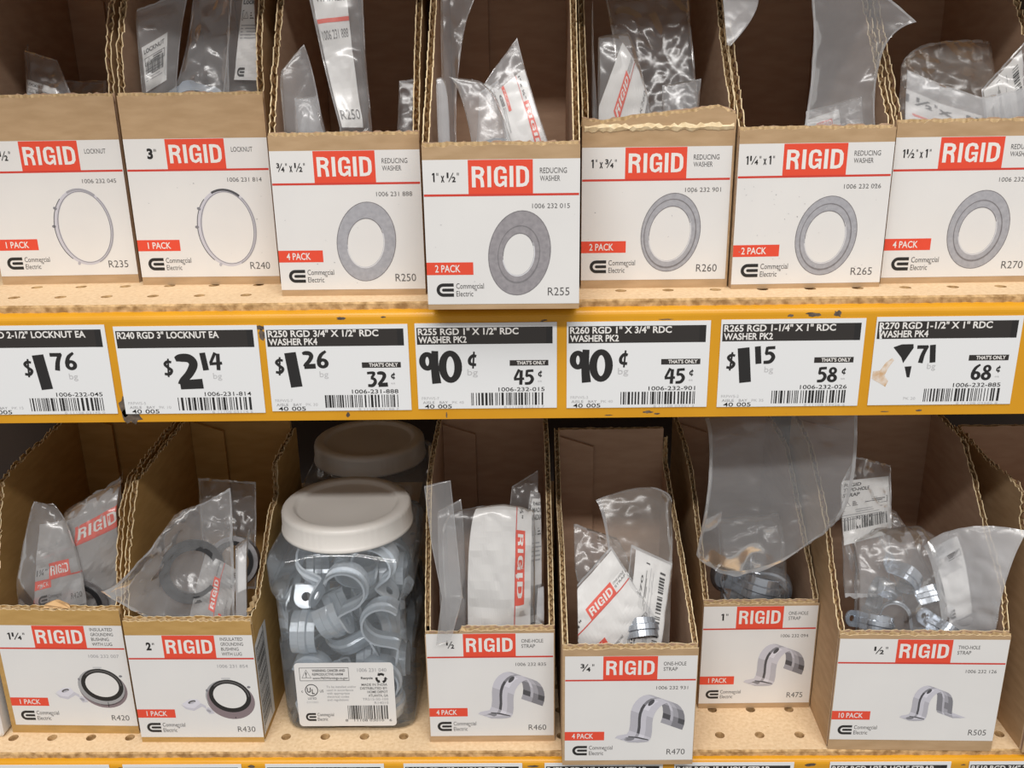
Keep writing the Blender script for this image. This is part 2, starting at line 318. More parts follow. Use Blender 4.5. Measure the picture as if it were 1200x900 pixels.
def carton_label(W_, h0, h1, spec):
    """front label of a parts carton; x 0..W_, y h0..h1 up the panel"""
    a = Art(); R = W_-76 if W_ < 90 else W_-90; X = 1.0 if W_ > 90 else W_/76.0
    rx0, rx1 = (34.2, 66.9) if W_ > 90 else (22*X, 53.3*X)
    hb = h1-16.8
    a.rect(0, h0, W_, h1, PAPER, 0, 6, 6)
    a.rect(rx0, hb, rx1, h1-.2, RED, 1); a.rect(.2, hb-.55, W_-.4, hb+.55, REDLINE, 1)
    a.rigid(rx0+1.6, hb+3.7, rx1-1.6, hb+13.6, WHITEINK)
    sz, szw = spec['size']; a.size(rx0-(5.0 if len(sz) < 6 else 4.2), hb+6.4, sz, 5.0 if len(sz) < 6 else 4.3, szw+(0 if len(sz) < 6 else .6))
    kind = spec['kind']; rows = spec['name']; n = len(rows)
    for i, t in enumerate(rows):
        cap = 2.5 if n < 4 else 2.3; top = hb+(12.0 if n == 1 else 12.6 if n == 2 else 15.2); step = 3.7 if n < 4 else 3.55
        a.text(rx1+3.4*X, top-cap-step*i, t, cap, DKGREY, len(t)*(1.62 if n < 4 else 1.5)*X, .0)
    rgt = W_-4.8
    a.text(rgt, hb-6.6, spec['number'], 2.25, MIDGREY if n == 4 else DKGREY, 18.3*X, -.004, align='r')
    bx = 0; a.rect(bx, h0+14.9, 23.3*X, h0+21.2, RED, 1)
    pk = spec['pack']; a.text(4.2*X+(1.5 if pk[0] == '1' and pk[1] == ' ' else 0), h0+16.3, pk, 3.5, WHITEINK, (2.1*len(pk))*X, .012)
    a.logo(4.5*X, h0+3.9, 6.8*X)
    a.text(rgt, h0+4.2, spec['code'], 4.0, DKGREY, 10.8*X, -.004, align='r')
    cx, cy = 46.4*X+(12 if W_ > 90 else 0), h0+25.4
    if kind == 'washer':
        o, i_, p = spec['ring']; rot = -.16
        a.ring(cx, cy, 15.4*X, 21.2, 15.0*X, 20.8, PWASH[2], 1, rot)
        a.ring(cx, cy, 15.0*X, 20.8, i_*15*X, i_*20.8, PWASH[p], 1, rot, dx=-.4, dy=-.6)
        if i_ < .62 or i_ > .63: a.ring(cx-.3, cy-.6, (i_+.20)*15*X, (i_+.20)*20.8, (i_+.165)*15*X, (i_+.165)*20.8, PWASH[2], 2, rot, dx=-.1, dy=.2)
        a.ring(cx-.4, cy-.6, (i_+.035)*15*X, (i_+.03)*20.8, i_*15*X, i_*20.8, PWASH[3], 2, rot, a0=200, a1=400)
        a.ring(cx-.4, cy-.6, (i_+.02)*15*X, (i_+.02)*20.8, i_*15*X, i_*20.8, PWASH[2], 2, rot, a0=30, a1=190)
    elif kind == 'locknut':
        cx, cy = 50*X, h0+27.5; rot = .03
        a.ring(cx, cy, 16.0*X, 21.6, 13.8*X, 19.8, SHADE[4], 1, rot, dx=.5)
        a.ring(cx, cy, 16.1*X, 21.7, 15.7*X, 21.3, SHADE[0], 2, rot, a0=130, a1=235)
        a.ring(cx+.4, cy, 14.4*X, 20.3, 14.0*X, 20.0, SHADE[1], 2, rot)
        a.ring(cx, cy, 16.2*X, 21.8, 14.9*X, 20.6, SHADE[0 if '3"' in sz else 2], 2, rot, a0=55, a1=112)
        a.ring(cx, cy, 16.0*X, 21.7, 15.2*X, 21.0, SHADE[2], 2, rot, a0=-70, a1=50)
        for t in (150, 178, 250): 
            q = math.radians(t); x, y = cx+16.2*X*math.cos(q), cy+21.8*math.sin(q); a.disc(x, y, 1.1, .8, SHADE[1 if t < 240 else 3], 2, q)
    elif kind == 'bushing':
        cx, cy = 58.2*X, h0+29.4
        a.disc(cx+.3, cy-1.5, 14.8*X, 13.8, PBUSH, 1, -.35); a.disc(cx-.6, cy+.4, 14.3*X, 13.2, MIDGREY, 1.3, -.35)
        a.disc(cx-.1, cy-.6, 14.0*X, 13.0, PBUSH, 1.6, -.35)
        a.disc(cx+.2, cy+1.8, 12.9*X, 12.0, BLACK, 2, -.35); a.disc(cx+.1, cy+1.9, 10.2*X, 9.0, PAPER, 2.4, -.3)
        a.ring(cx+.2, cy+1.9, 12.0*X, 10.9, 11.2*X, 9.9, DKGREY, 2.3, -.35, a0=20, a1=160)
        a.stroke([(cx+2, cy-11.2, .4), (cx+2.1, cy-15, .4)], BLACK, 2)
        a.rect(cx-4, cy+14.3, cx+1.6, cy+15.4, LTGREY, 1)
        a.poly([(cx-16.5, cy-8.4), (cx-14.5, cy-11.6), (cx-11, cy-11.2), (cx-12.6, cy-8), (cx-15, cy-6.5)], SHADE[4], 2.2); a.disc(cx-14.5, cy-9.3, 1.6, .9, SHADE[2], 2.5, -.6)
        a.poly([(cx-32, cy-4.4), (cx-29, cy-8.0), (cx-24, cy-9.3), (cx-18.5, cy-6.0), (cx-15.8, cy-8), (cx-16, cy-5.5), (cx-19, cy-3.6), (cx-23.5, cy-7.4), (cx-28, cy-6.8)], SHADE[4], 1.2)
        a.poly([(cx-31, cy-4), (cx-26, cy-.8), (cx-21, cy-.6), (cx-19, cy-3.6), (cx-24, cy-7.6), (cx-28.5, cy-7.0)], SHADE[5], 1.1)
        a.disc(cx-24.6, cy-2.6, 2.6, 1.1, DKGREY, 2, .35); a.disc(cx-24.3, cy-3.0, 1.8, .6, SHADE[3], 2.3, .35)
        a.ring(cx-13.5*X, cy+6, .7, 1.0, 0, 0, SHADE[1], 2); a.ring(cx+12.2*X, cy+8.5, 1.1, .8, 0, 0, SHADE[1], 2)
    elif kind == 'strap':
        draw_strap(a, 51*X, h0+16.8, 1.2*X)
    elif kind == 'strap2':
        draw_strap(a, 57.5, h0+17.2, .92, True)
    r = random.Random(len(spec['code'])+int(spec['code'][1:]))
    for _ in range(spec['worn']):
        px, py = r.uniform(2, W_-2), r.uniform(h0+2, h1-20); q = r.uniform(.15, .5); t = r.uniform(-.4, .4)
        a.poly([(px-q, py-q*t), (px, py-q*.5), (px+q*r.uniform(.5, 1.6), py+q*t), (px+.1, py+q*.6)], LTGREY if r.random() < .7 else MIDGREY, 3.2)
    return a

# ------------------------------------------------------------------ corrugated panels
def jag(path, step=3.0, amp=.5, r=rng):
    """densify a cut edge and roughen it"""
    out = []
    for (a0, b0), (a1, b1) in zip(path, path[1:]):
        n = max(1, int(math.hypot(a1-a0, b1-b0)/step))
        for i in range(n): t = i/n; out.append((a0+(a1-a0)*t+r.uniform(-amp, amp)*(i > 0), b0+(b1-b0)*t+r.uniform(-amp, amp)*(i > 0)))
    return out+[path[-1]]
def corrugated(mb, cut, rest, th, place, M_out, M_in, amp=.5, drop=0.0, seed=1, period=6.0):
    """panel whose outline is the rough `cut` edge then the straight `rest`; place(a, b, c) puts it in 3D, c across the thickness.
    Two liners and, along the cut, the wavy flute sheet between them."""
    r = random.Random(seed)
    for c0, c1, M in ((0, .55, M_out), (th-.55, th, M_in)):
        e = jag(cut, 2.0, amp, r); e = [(a, b-drop*(c0 == 0)*(.6+.6*abs(noise.noise(Vector((a*.13, seed, 1)))) +r.uniform(0, .5))) for a, b in e]; pts = e+rest; n = len(pts)
        vs = [place(a, b, c) for c in (c0, c1) for a, b in pts]
        mb.add(vs, [tuple(range(n))[::-1], tuple(range(n, 2*n))], M)
        mb.add(vs, [(i, (i+1) % n, n+(i+1) % n, n+i) for i in range(n)], TORN)
    L = [0]; 
    for p, q in zip(cut, cut[1:]): L.append(L[-1]+math.hypot(q[0]-p[0], q[1]-p[1]))
    cxm = sum(p[0] for p in cut+rest)/len(cut+rest); cym = sum(p[1] for p in cut+rest)/len(cut+rest)
    step = period/8; n = int(L[-1]/step); vs = []
    for i in range(n+1):
        s_ = min(i*step, L[-1]-1e-6); k = max(j for j in range(len(cut)-1) if L[j] <= s_); t = (s_-L[k])/(L[k+1]-L[k])
        a, b = cut[k][0]+(cut[k+1][0]-cut[k][0])*t, cut[k][1]+(cut[k+1][1]-cut[k][1])*t
        ta, tb = cut[k+1][0]-cut[k][0], cut[k+1][1]-cut[k][1]; l = math.hypot(ta, tb); na, nb = tb/l, -ta/l
        if (cxm-a)*na+(cym-b)*nb < 0: na, nb = -na, -nb
        c = th/2+(th/2-.6)*math.sin(2*math.pi*s_/period); o = .15+.5*noise.noise(Vector((s_*.11, seed*3.1, 0)))
        vs += [place(a+na*o, b+nb*o, c), place(a+na*(o+5), b+nb*(o+5), c)]
    mb.add(vs, [(2*i, 2*i+1, 2*i+3, 2*i+2) for i in range(n)], FLUTE)
    # solid bed a little below the cut so that nothing shows through
    ins = []
    for i, (a, b) in enumerate(cut):
        p, q = cut[max(i-1, 0)], cut[min(i+1, len(cut)-1)]; ta, tb = q[0]-p[0], q[1]-p[1]; l = math.hypot(ta, tb); na, nb = tb/l, -ta/l
        if (cxm-a)*na+(cym-b)*nb < 0: na, nb = -na, -nb
        ins.append((a+na*4.5, b+nb*4.5))
    vs = [place(a, b, c) for c in (.5, th-.5) for a, b in ins]; k = len(ins)
    mb.add(vs, [(i, i+1, k+i+1, k+i) for i in range(k-1)], FLUTE)

def carton(x, y, z, w, yaw, hf, left, right, depth, spec, label, ochre=False, hb=None, front_cut=None, lab=None, seed=1, flap=True, side_label=False, plain=False):
    T = 3.4; MO, MI = (OCHRE, OCHRE_IN) if ochre else (KRAFT, KRAFT_IN)
    root = thing('open_carton', (x, y, z), label, 'cardboard carton', 'open cartons of pipe fittings on the shelves', math.radians(yaw))
    mb = MB(); cut = front_cut or [(0, hf), (w, hf)]
    corrugated(mb, cut, [(w, 0), (0, 0)], T, lambda a, b, c: (a, c, b), MO, MI, .55, drop=1.5, seed=seed)
    fp = mb.build('front_panel', root)
    for side, prof in ((0, left), (1, right)):
        if prof is None: prof = left
        mb = MB(); pr = [(t+T if t < 1 else t, h) for t, h in prof]; pr[-1] = (depth, pr[-1][1])
        place = (lambda a, b, c: (c, a, b)) if side == 0 else (lambda a, b, c: (w-c, a, b))
        corrugated(mb, pr, [(depth, 0), (T, 0)], T, place, MO, MI, 1.5, seed=seed*7+side)
        sp = mb.build('side_panel', root)
        if side and side_label:
            a = Art(); a.poly([(2, 4), (27, 4), (27, 74), (14, 74), (2, 70)], PAPER, 0)
            for k in range(38):
                yy = 9+k*1.55; wd = rng.choice((.5, .8, 1.1)); a.poly([(5, yy), (20, yy+3.5), (20, yy+3.5+wd), (5, yy+wd)], BLACK, 1)
            a.stroke([(4, 5, .8), (4, 68, .8)], BLACK, 1); a.stroke([(21, 6, .8), (21, 73, .8)], BLACK, 1)
            mb = MB(); a.build(mb, lambda px, py, l: (w+.05+l, px, py)); mb.build('barcode_label', sp)
    hb = hb or left[-1][1]; mb = MB()
    corrugated(mb, [(T, hb), (w-T, hb)], [(w-T, 0), (T, 0)], T, lambda a, b, c: (a, depth-c, b), MO, MI, .4, seed=seed+50)
    mb.build('back_panel', root)
    mb = MB(); mb.box(T, T, .2, w-T, depth-T, T, MI); mb.build('bottom_panel', root)
    if flap:
        mb = MB(); fw = w*.30
        pts = [(T+.3, 3.5), (T+fw, 3.5), (T+fw, hb-12), (T+.3, hb-4)]
        vs = [(px, depth-T-c, pz) for c in (1.0, 3.6) for px, pz in pts]
        mb.add(vs, [(3, 2, 1, 0), (4, 5, 6, 7)]+[(i, (i+1) % 4, 4+(i+1) % 4, 4+i) for i in range(4)], MI); mb.build('inner_flap', root)
    if front_cut and len(front_cut) > 5:
        mb = MB(); r = random.Random(3); n = 40
        vs = []
        for i in range(n+1):
            px = 1+(w-2)*i/n; vs += [(px, -.25, 83.2+r.uniform(-.9, .5)), (px, -.9, 84.4+r.uniform(-.5, .9)), (px, -.15, 85.6+r.uniform(-.3, 1.4))]
        mb.add(vs, [(3*i+j, 3*i+3+j, 3*i+4+j, 3*i+1+j) for i in range(n) for j in (0, 1)], TORN); mb.build('torn_lip', fp)
    if ochre and not side_label:
        mb = MB(); vs = []; k = 16
        for zz in (0, 1): 
            for i in range(k): a_ = math.pi*i/(k-1); vs.append((w*.53+8.5*math.cos(a_)*(1-.15*zz), 1.2+2.6*zz+.6*math.sin(i), hf-1+5.4*math.sin(a_)-zz*.8))
        mb.add(vs, [tuple(range(k))[::-1], tuple(range(k, 2*k))]+[(i, i+1, k+i+1, k+i) for i in range(k-1)], TAN); mb.build('torn_tab', fp)
    if spec and not plain:
        h0, h1, x0, x1 = lab
        a = carton_label(x1-x0, h0, h1, spec); mb = MB()
        a.build(mb, lambda px, py, l: (x0+px, -l, py)); lo = mb.build('printed_label', fp)
    return root

# ------------------------------------------------------------------ setting: back of the bay, shelves
def structure(mb, name): return tag(mb.build(name), kind='structure')
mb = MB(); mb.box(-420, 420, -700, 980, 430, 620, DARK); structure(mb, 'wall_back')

def shelf_board(z, edge, hole_x, hole_y, label):
    mb = MB(); P = 25.4; r = 3.1; x0 = hole_x-P*12-P/2; nx = 44; y0 = hole_y-P/2; ny = 16; th = 12
    for i in range(nx):
        for j in range(ny):
            cx, cy = x0+P*(i+.5), y0+P*(j+.5)
            if not (-160 < cx < 720): 
                mb.add([(cx-P/2, cy-P/2, 0), (cx+P/2, cy-P/2, 0), (cx+P/2, cy+P/2, 0), (cx-P/2, cy+P/2, 0)], [(0, 1, 2, 3)], PBOARD); continue
            n = 16; vs = []; h = P/2
            for k in range(n):
                a = 2*math.pi*(k+.5)/n; c, s_ = math.cos(a), math.sin(a); q = h/max(abs(c), abs(s_))
                vs += [(cx+c*q, cy+s_*q, 0), (cx+c*r, cy+s_*r, 0), (cx+c*r*.94, cy+s_*r*.94, -1.0), (cx+c*r*.94, cy+s_*r*.94, -9)]
            for k, (sx, sy) in enumerate(((1, 1), (-1, 1), (-1, -1), (1, -1))): vs.append((cx+sx*h, cy+sy*h, 0))
            f = []
            for k in range(n):
                a, b = 4*k, 4*((k+1) % n); f.append((a, b, b+1, a+1))
            mb.add(vs, f, PBOARD)
            for k in range(4):
                i0 = 4*(k*4+1); mb.add([vs[i0], vs[i0+4], vs[4*n+k]], [(0, 1, 2)], PBOARD)
            f = [(4*k+e, 4*((k+1) % n)+e, 4*((k+1) % n)+e+1, 4*k+e+1) for k in range(n) for e in (1, 2)]
            mb.add(vs[:4*n], f, PEDGE)
            mb.add([vs[4*k+3] for k in range(n)], [tuple(range(n))], PEDGE)
    xa, xb = x0, x0+P*nx
    # front strip with a crumbled edge
    n = 420; r_ = random.Random(int(abs(z))+5); vs = []
    for i in range(n+1):
        xx = xa+(xb-xa)*i/n; j = r_.uniform(0, 1)
        vs += [(xx, y0, 0), (xx, edge+.7+.5*j, 0), (xx, edge+r_.uniform(-.15, .45), -.7-.4*j), (xx, edge+r_.uniform(0, .4), -4.5), (xx, edge+.3, -th)]
    for q, M in ((0, PBOARD), (1, PEDGE), (2, PEDGE), (3, PEDGE)):
        mb.add(vs, [(5*i+q, 5*i+5+q, 5*i+6+q, 5*i+q+1) for i in range(n)], M)
    mb.box(xa, edge+.4, -th, xb, y0+P*ny, -th+.5, PEDGE)
    return tag(mb.build('shelf_board', loc=(0, 0, z)), label, 'shelf board', 'perforated shelf boards')
def shelf_beam(z, face, label, chips):
    mb = MB(); x0, x1 = -330, 880
    prof = [(face, -64), (face, -9.5)]+[(face+4-4*math.cos(math.radians(a)), -8.0+4*math.sin(math.radians(a))) for a in range(0, 91, 15)]
    prof = prof[:1]+[(face+.6, -64.8)][:0]+prof[1:]+[(face+4.5, -3.6), (face+4.5, -11.8), (face+4.5, -16), (face+3, -16), (face+3, -62), (face+14, -62), (face+14, -64)]
    n = len(prof); vs = [(x, y, zz) for x in (x0, x1) for y, zz in prof]
    mb.add(vs, [(i, (i+1) % n, n+(i+1) % n, n+i) for i in range(n)]+[tuple(range(n))[::-1], tuple(range(n, 2*n))], YELLOW)
    r = random.Random(int(abs(z))+3)
    for cx, cz, w, h in chips:
        k = 14; pts = [(cx+w*math.cos(2*math.pi*i/k)*r.uniform(.55, 1.1), face-.06, cz+h*math.sin(2*math.pi*i/k)*r.uniform(.5, 1.1)) for i in range(k)]
        mb.add(pts, [tuple(range(k))], BAREMETAL)
    return tag(mb.build('shelf_beam', loc=(0, 0, z)), label, 'shelf beam', 'yellow shelf beams')
shelf_board(0, -20, 51.1, 0, 'perforated particle board shelf carrying the upper row of cartons')
shelf_board(-H, -10.5, -56.4, 4.1, 'perforated particle board shelf carrying the lower row and the plastic jar')
c1 = [(66, -60.5, 6, 6), (62, -55, 2.5, 6), (139, -12, 4, 1.6), (141, -16, 2, 3.5), (183, -7.5, 3, 1.1), (205, -7, 1.4, .6), (289, -9.6, 1.5, .5), (428, -8.2, 5, 1.3), (440, -8, 2.6, 2.2),
      (416, -8.6, 2, .9), (183, -61, 1.3, 1.8), (344, -61, 3, .9), (349, -62, 2, .6), (488, -61.5, 2.2, .6), (-6, -9, 2, 1.1), (236, -61.5, .5, 2), (323, -62.6, 2.4, .4), (470, -62, 2.6, .4), (352, -9.9, 4, .4)]
c2 = [(103, -7.6, 2.4, 1.3), (205, -7.6, 2.6, .6), (281, -8.2, 4, 1.0), (322, -7.0, 2, .5), (454, -7.6, 3.8, 1.6), (549, -8, 2, .5), (20, -8.4, 2.2, .8), (232, -7.2, 3.0, .5), (150, -8.4, 3, .4), (505, -8.6, 1.6, .5)]
shelf_beam(0, -24, 'chipped yellow steel beam holding the row of seven price tags across the middle', c1)
shelf_beam(-H, -14.3, 'chipped yellow steel beam along the bottom edge under the lower cartons', c2)
shelf_board(262, -20, 51.1, 0, 'perforated particle board shelf above the upper cartons')
shelf_beam(262, -24, 'yellow steel beam of the shelf above the upper cartons', [])

# ------------------------------------------------------------------ price tags
def price_tag(x0, x1, ztop, zbot, face, title, dollars, cents, unit, num, seed, label, mode='dollar', torn=False, pk='PK 40', tilt=0.0):
    w, h = x1-x0, ztop-zbot; k = w/100.0; hh = h/k; a = Art()
    def Y(t): return hh-t*hh/61.0
    a.rect(0, 0, 100, hh, TAGPAPER, 0)
    a.rect(1.2, Y(14.8), 97, Y(3), BAND, 1); a.rect(92.5, Y(14.8), 97, Y(3), BLACK, 1.5)
    for i, t in enumerate(title): a.text(2.2, Y((8.0 if len(title) > 1 else 8.2)+5.6*i), t, 4.5, WHITEINK, len(t)*3.22*(1.0 if i == 0 else 1.06), .024)
    if mode == 'cent':
        a.brush(2.2, Y(42.5), dollars[0], 14.2, 24.5, BLACK); a.brush(16.4, Y(42.8), dollars[1], 15.6, 25.5, BLACK); a.brush(36, Y(32), 'c', 7.6, 12.5, BLACK)
        a.text(36.2, Y(36.8), 'bg', 4.6, LTGREY, 7.4)
    elif not torn:
        dx = 4.5 if dollars == '1' else 31 if num.endswith('814') else 7
        if num.endswith('045'): dx = 38
        a.brush(dx, Y(35), '$', 7.4, 13.5, BLACK)
        wd = 9.5 if dollars == '1' else 18
        a.brush(dx+8.3, Y(43.5), dollars, wd if dollars != '1' else 10, 25.5, BLACK)
        cx = dx+8.3+wd+(2.2 if dollars == '1' else .8)
        for c in cents:
            cw = 5 if c == '1' else 9; a.brush(cx, Y(30.5), c, cw, 12.8, BLACK); cx += cw+.7
        a.text(cx-7.8, Y(36.5), 'bg', 4.2, LTGREY, 6.2)
    else:
        a.poly([(13.5, Y(20.5)), (19, Y(18.6)), (27, Y(18.5)), (27.5, Y(21)), (24, Y(27)), (21.5, Y(31.5)), (19.6, Y(27.5))], BLACK, 2)
        a.poly([(22.8, Y(34)), (27.6, Y(33.7)), (27, Y(41.5)), (25.2, Y(41.4))], BLACK, 2)
        a.brush(29.5, Y(31.5), '7', 8.2, 12.8, BLACK); a.brush(38.8, Y(31.3), '1', 4.6, 12.8, BLACK); a.text(38.4, Y(35.6), 'bg', 4.0, LTGREY, 5.8)
        stain = varied('scuffed_paper', (.62, .40, .22), (.78, .70, .62), 260, .7)
        a.poly([(1.2, Y(37)), (6, Y(36.6)), (9.5, Y(31)), (13.5, Y(28)), (15, Y(29.5)), (12, Y(34)), (9.5, Y(40)), (12.5, Y(44)), (11, Y(48)), (7, Y(45.5)), (3, Y(43.5)), (1, Y(42))], stain, 1)
        a.poly([(3, Y(4)), (4.2, Y(9)), (3.4, Y(11)), (5, Y(14.6)), (3.2, Y(14.8)), (2.4, Y(9))], TAGPAPER, 2)
    if unit:
        a.rect(66.5, Y(30.3), 94, Y(26.4), BAND, 1); a.text(71.5, Y(29.5), "THAT'S ONLY", 2.5, WHITEINK, 20.5, .03)
        a.brush(69, Y(44), unit[0], 7.4, 11.5, BLACK); a.brush(76.4, Y(44), unit[1], 7.4, 11.5, BLACK); a.brush(86.2, Y(38.8), 'c', 3.6, 5.2, BLACK)
        a.text(86.3, Y(42), 'ea', 1.5, LTGREY, 3)
    a.text(91.2, Y(48.6), num, 2.9, BLACK, 33, .004, align='r')
    a.barcode(38.5, Y(58.7), 91.3, Y(49.6), seed)
    a.text(91, Y(60.8), '8 11108 03%03d %d' % (seed % 900+100, seed % 9), 1.6, LTGREY, 29, align='r')
    if not torn:
        a.text(2.8, Y(54.2), 'FRFWS-%d' % (seed % 9), 2.0, LTGREY, 12.5); a.text(3.4, Y(57.2), 'AISLE', 1.9, MIDGREY, 8.5); a.text(15.5, Y(57.2), 'BAY', 1.9, MIDGREY, 6)
        a.text(4.6, Y(60.6), '40', 2.9, BLACK, 7, .004); a.text(14.2, Y(60.6), '005', 2.9, BLACK, 10, .004)
    a.text(24.5, Y(57.2), pk, 1.9, LTGREY, 8.5)
    mb = MB(); mb.box(x0, -.3, zbot, x1, 0, ztop, TAGPAPER)
    a.build(mb, lambda px, py, l: (x0+px*k, -.25-l, zbot+py*k))
    for i, (X_, Y_, Z_) in enumerate(mb.v): mb.v[i] = (X_, Y_, Z_+(X_-x0)*tilt)
    ox, oz = (x0+x1)/2, zbot
    mb.v = [(a_-ox, b_, c_-oz) for a_, b_, c_ in mb.v]
    return tag(mb.build('price_tag', loc=(ox, face-.12, oz)), label, 'price tag', 'white price tags on the shelf beams')
Tz = lambda t, b: (t, b)
price_tag(-17, 58.6, -9.4, -58.9, -24, ['R235 RGD 2-1/2" LOCKNUT EA'], '1', '76', None, '1006-232-045', 45, 'white price tag for $1.76 locknut, cut by the left picture edge', pk='PK 15')
price_tag(63.0, 138.6, -10.5, -59.2, -24, ['R240 RGD 3" LOCKNUT EA'], '2', '14', None, '1006-231-814', 14, 'white price tag reading $2.14 for the 3 inch locknut', pk='PK 10')
price_tag(142.4, 217.4, -10.8, -58.4, -24, ['R250 RGD 3/4" X 1/2" RDC', 'WASHER PK4'], '1', '26', '32', '1006-231-888', 88, 'white price tag reading $1.26 for the washer four-pack', pk='PK 30')
price_tag(221.1, 295.2, -10.6, -57.9, -24, ['R255 RGD 1" X 1/2" RDC', 'WASHER PK2'], '90', '', '45', '1006-232-015', 115, 'white 90 cent price tag under the carton that overhangs the shelf', 'cent', pk='PK 45')
price_tag(300.4, 375.0, -10.7, -58.2, -24, ['R260 RGD 1" X 3/4" RDC', 'WASHER PK2'], '90', '', '45', '1006-232-901', 201, 'white 90 cent price tag for the 1 inch by 3/4 inch washer', 'cent', pk='PK 40')
price_tag(380.4, 455.0, -10.4, -58.4, -24, ['R265 RGD 1-1/4" X 1" RDC', 'WASHER PK2'], '1', '15', '58', '1006-232-026', 326, 'white price tag reading $1.15, 58 cents each', pk='PK 35')
price_tag(460.4, 535.6, -9.9, -58.2, -24, ['R270 RGD 1-1/2" X 1" RDC', 'WASHER PK4'], '2', '71', '68', '1006-232-885', 485, 'scuffed price tag with its dollar digit worn away, ending in 71', torn=True, pk='PK 20')
LOW = [(-57, 13, ['R420 RGD 1-1/4" INSUL', 'BUSHING EA'], '1006-232-007', 'white lower price tag below the 1 1/4 inch bushing carton'),
       (21.6, 96.9, ['R430 RGD 2" INSUL', 'BUSHING EA'], '1006-231-854', 'white lower price tag below the 2 inch bushing carton'),
       (112.1, 187, ['R515 RGD 1/2" 1-HOLE STRAP'], '1006-231-040', 'white lower price tag below the clear plastic jar'),
       (199.4, 274, ['R460 RGD 1/2" 1-HOLE STRAP'], '1006-232-835', 'white lower price tag below the 1/2 inch one-hole strap carton'),
       (288, 362, ['R470 RGD 3/4" 1-HOLE STRAP'], '1006-232-931', 'white lower price tag partly hidden by the carton overhanging the bottom beam'),
       (369.2, 443.7, ['R475 RGD 1" 1-HOLE STRAP'], '1006-232-094', 'white lower price tag below the gap before the two-hole strap carton'),
       (466, 541, ['R505 RGD 1/2" 2-HOLE STRAP'], '1006-232-126', 'white lower price tag below the two-hole strap carton'),
       (552.3, 627, ['R510 RGD 3/4" 2-HOLE STRAP'], '1006-232-136', 'white lower price tag at the bottom right picture corner')]
for i, (xa, xb, t, n_, lb) in enumerate(LOW):
    price_tag(xa, xb, -H-5.6+.04*i, -H-53.5, -14.3, t, '1', '26', None, n_, 500+i*7, lb)

# ------------------------------------------------------------------ cartons
def sp(kind, size, szw, name, number, pack, code, ring=None, worn=0): return dict(worn=worn, kind=kind, size=(size, szw), name=name, number=number, pack=pack, code=code, ring=ring)
RW = ['REDUCING', 'WASHER']; LK = ['LOCKNUT']; BU = ['INSULATED', 'GROUNDING', 'BUSHING', 'WITH LUG']; OH = ['ONE-HOLE', 'STRAP']
U24 = [(0, 105), (8, 128), (22, 152), (45, 171), (145, 173)]
carton(-23.2, 33.1, 0, 78.5, 1.5, 105, U24, U24, 145, sp('locknut', '2\u00bd"', 9, LK, '1006 232 045', '1 PACK', 'R235'),
       'tan open carton of 2 1/2 inch locknuts, cut by the left picture edge', lab=(5, 80.5, 0, 78.5), seed=1)
carton(60.3, 28.2, 0, 79, -.8, 105, U24, U24, 145, sp('locknut', '3"', 6, LK, '1006 231 814', '1 PACK', 'R240', None, 16),
       'tan open carton of 3 inch locknuts, second from left on the upper shelf', lab=(4.6, 81, 0, 79), seed=2)
carton(148.1, -3.7, 0, 77.5, -.6, 85, [(0, 85), (20, 117), (45, 151), (60, 172), (145, 174)], None, 145, sp('washer', '\u00be" x \u00bd"', 14.5, RW, '1006 231 888', '4 PACK', 'R250', (1, .62, 1), 10),
       'open carton of 3/4 by 1/2 inch reducing washers, 4 pack, thin ring picture', lab=(3.4, 76, 0, 77.5), seed=3)
carton(230.2, -37.4, 0, 75.6, -.9, 81.5, [(0, 82), (34, 114), (64, 147), (88, 172), (145, 174)], None, 145, sp('washer', '1" x \u00bd"', 12.7, RW, '1006 232 015', '2 PACK', 'R255', (1, .50, 0), 5),
       'open carton of 1 by 1/2 inch reducing washers jutting over the yellow beam', lab=(2.7, 73.5, 0, 75.6), seed=4)
carton(309.3, 6.1, 0, 79.2, -.3, 92, [(0, 90), (6, 97), (37, 126), (55, 148), (75, 172), (145, 174)], None, 145, sp('washer', '1" x \u00be"', 13, RW, '1006 232 901', '2 PACK', 'R260', (1, .70, 1), 8),
       'open carton of 1 by 3/4 inch reducing washers with a peeled torn front lip', lab=(4.6, 74.8, 0, 78), seed=5,
       front_cut=[(0, 90), (10, 88.5), (24, 90.5), (40, 92), (56, 93.5), (70, 95.5), (79.2, 92)])
carton(389.6, .4, 0, 80, 1.2, 84.5, [(0, 84.5), (35, 120), (59, 147), (80, 172), (145, 174)], None, 145, sp('washer', '1\u00bc" x 1"', 14.5, RW, '1006 232 026', '2 PACK', 'R265', (1, .66, 1), 46),
       'scuffed open carton of 1 1/4 by 1 inch reducing washers, second from right above', lab=(2.6, 76, 0, 80), seed=6)
carton(472.8, 9.3, 0, 81, .8, 86.5, [(0, 86), (30, 118), (55, 147), (78, 172), (145, 174)], None, 145, sp('washer', '1\u00bd" x 1"', 14.5, RW, '1006 232 885', '4 PACK', 'R270', (1, .60, 1)),
       'open carton of 1 1/2 by 1 inch reducing washers at the right picture edge', lab=(3.4, 77.5, 0, 81), seed=7)
L43 = [(0, 92), (17, 126), (34, 153), (43, 164), (62, 165), (145, 172)]
carton(-59.4, 9.4, -H, 84, -1.2, 93.5, [(0, 93), (12, 102), (28, 140), (38, 162), (50, 165), (145, 174)], [(0, 92), (14, 120), (30, 150), (44, 162), (145, 172)], 145, sp('bushing', '1\u00bc"', 11.5, BU, '1006 232 007', '1 PACK', 'R420'),
       'ochre open carton of 1 1/4 inch insulated grounding bushings', True, lab=(6.2, 81.2, 3.2, 84), seed=8)
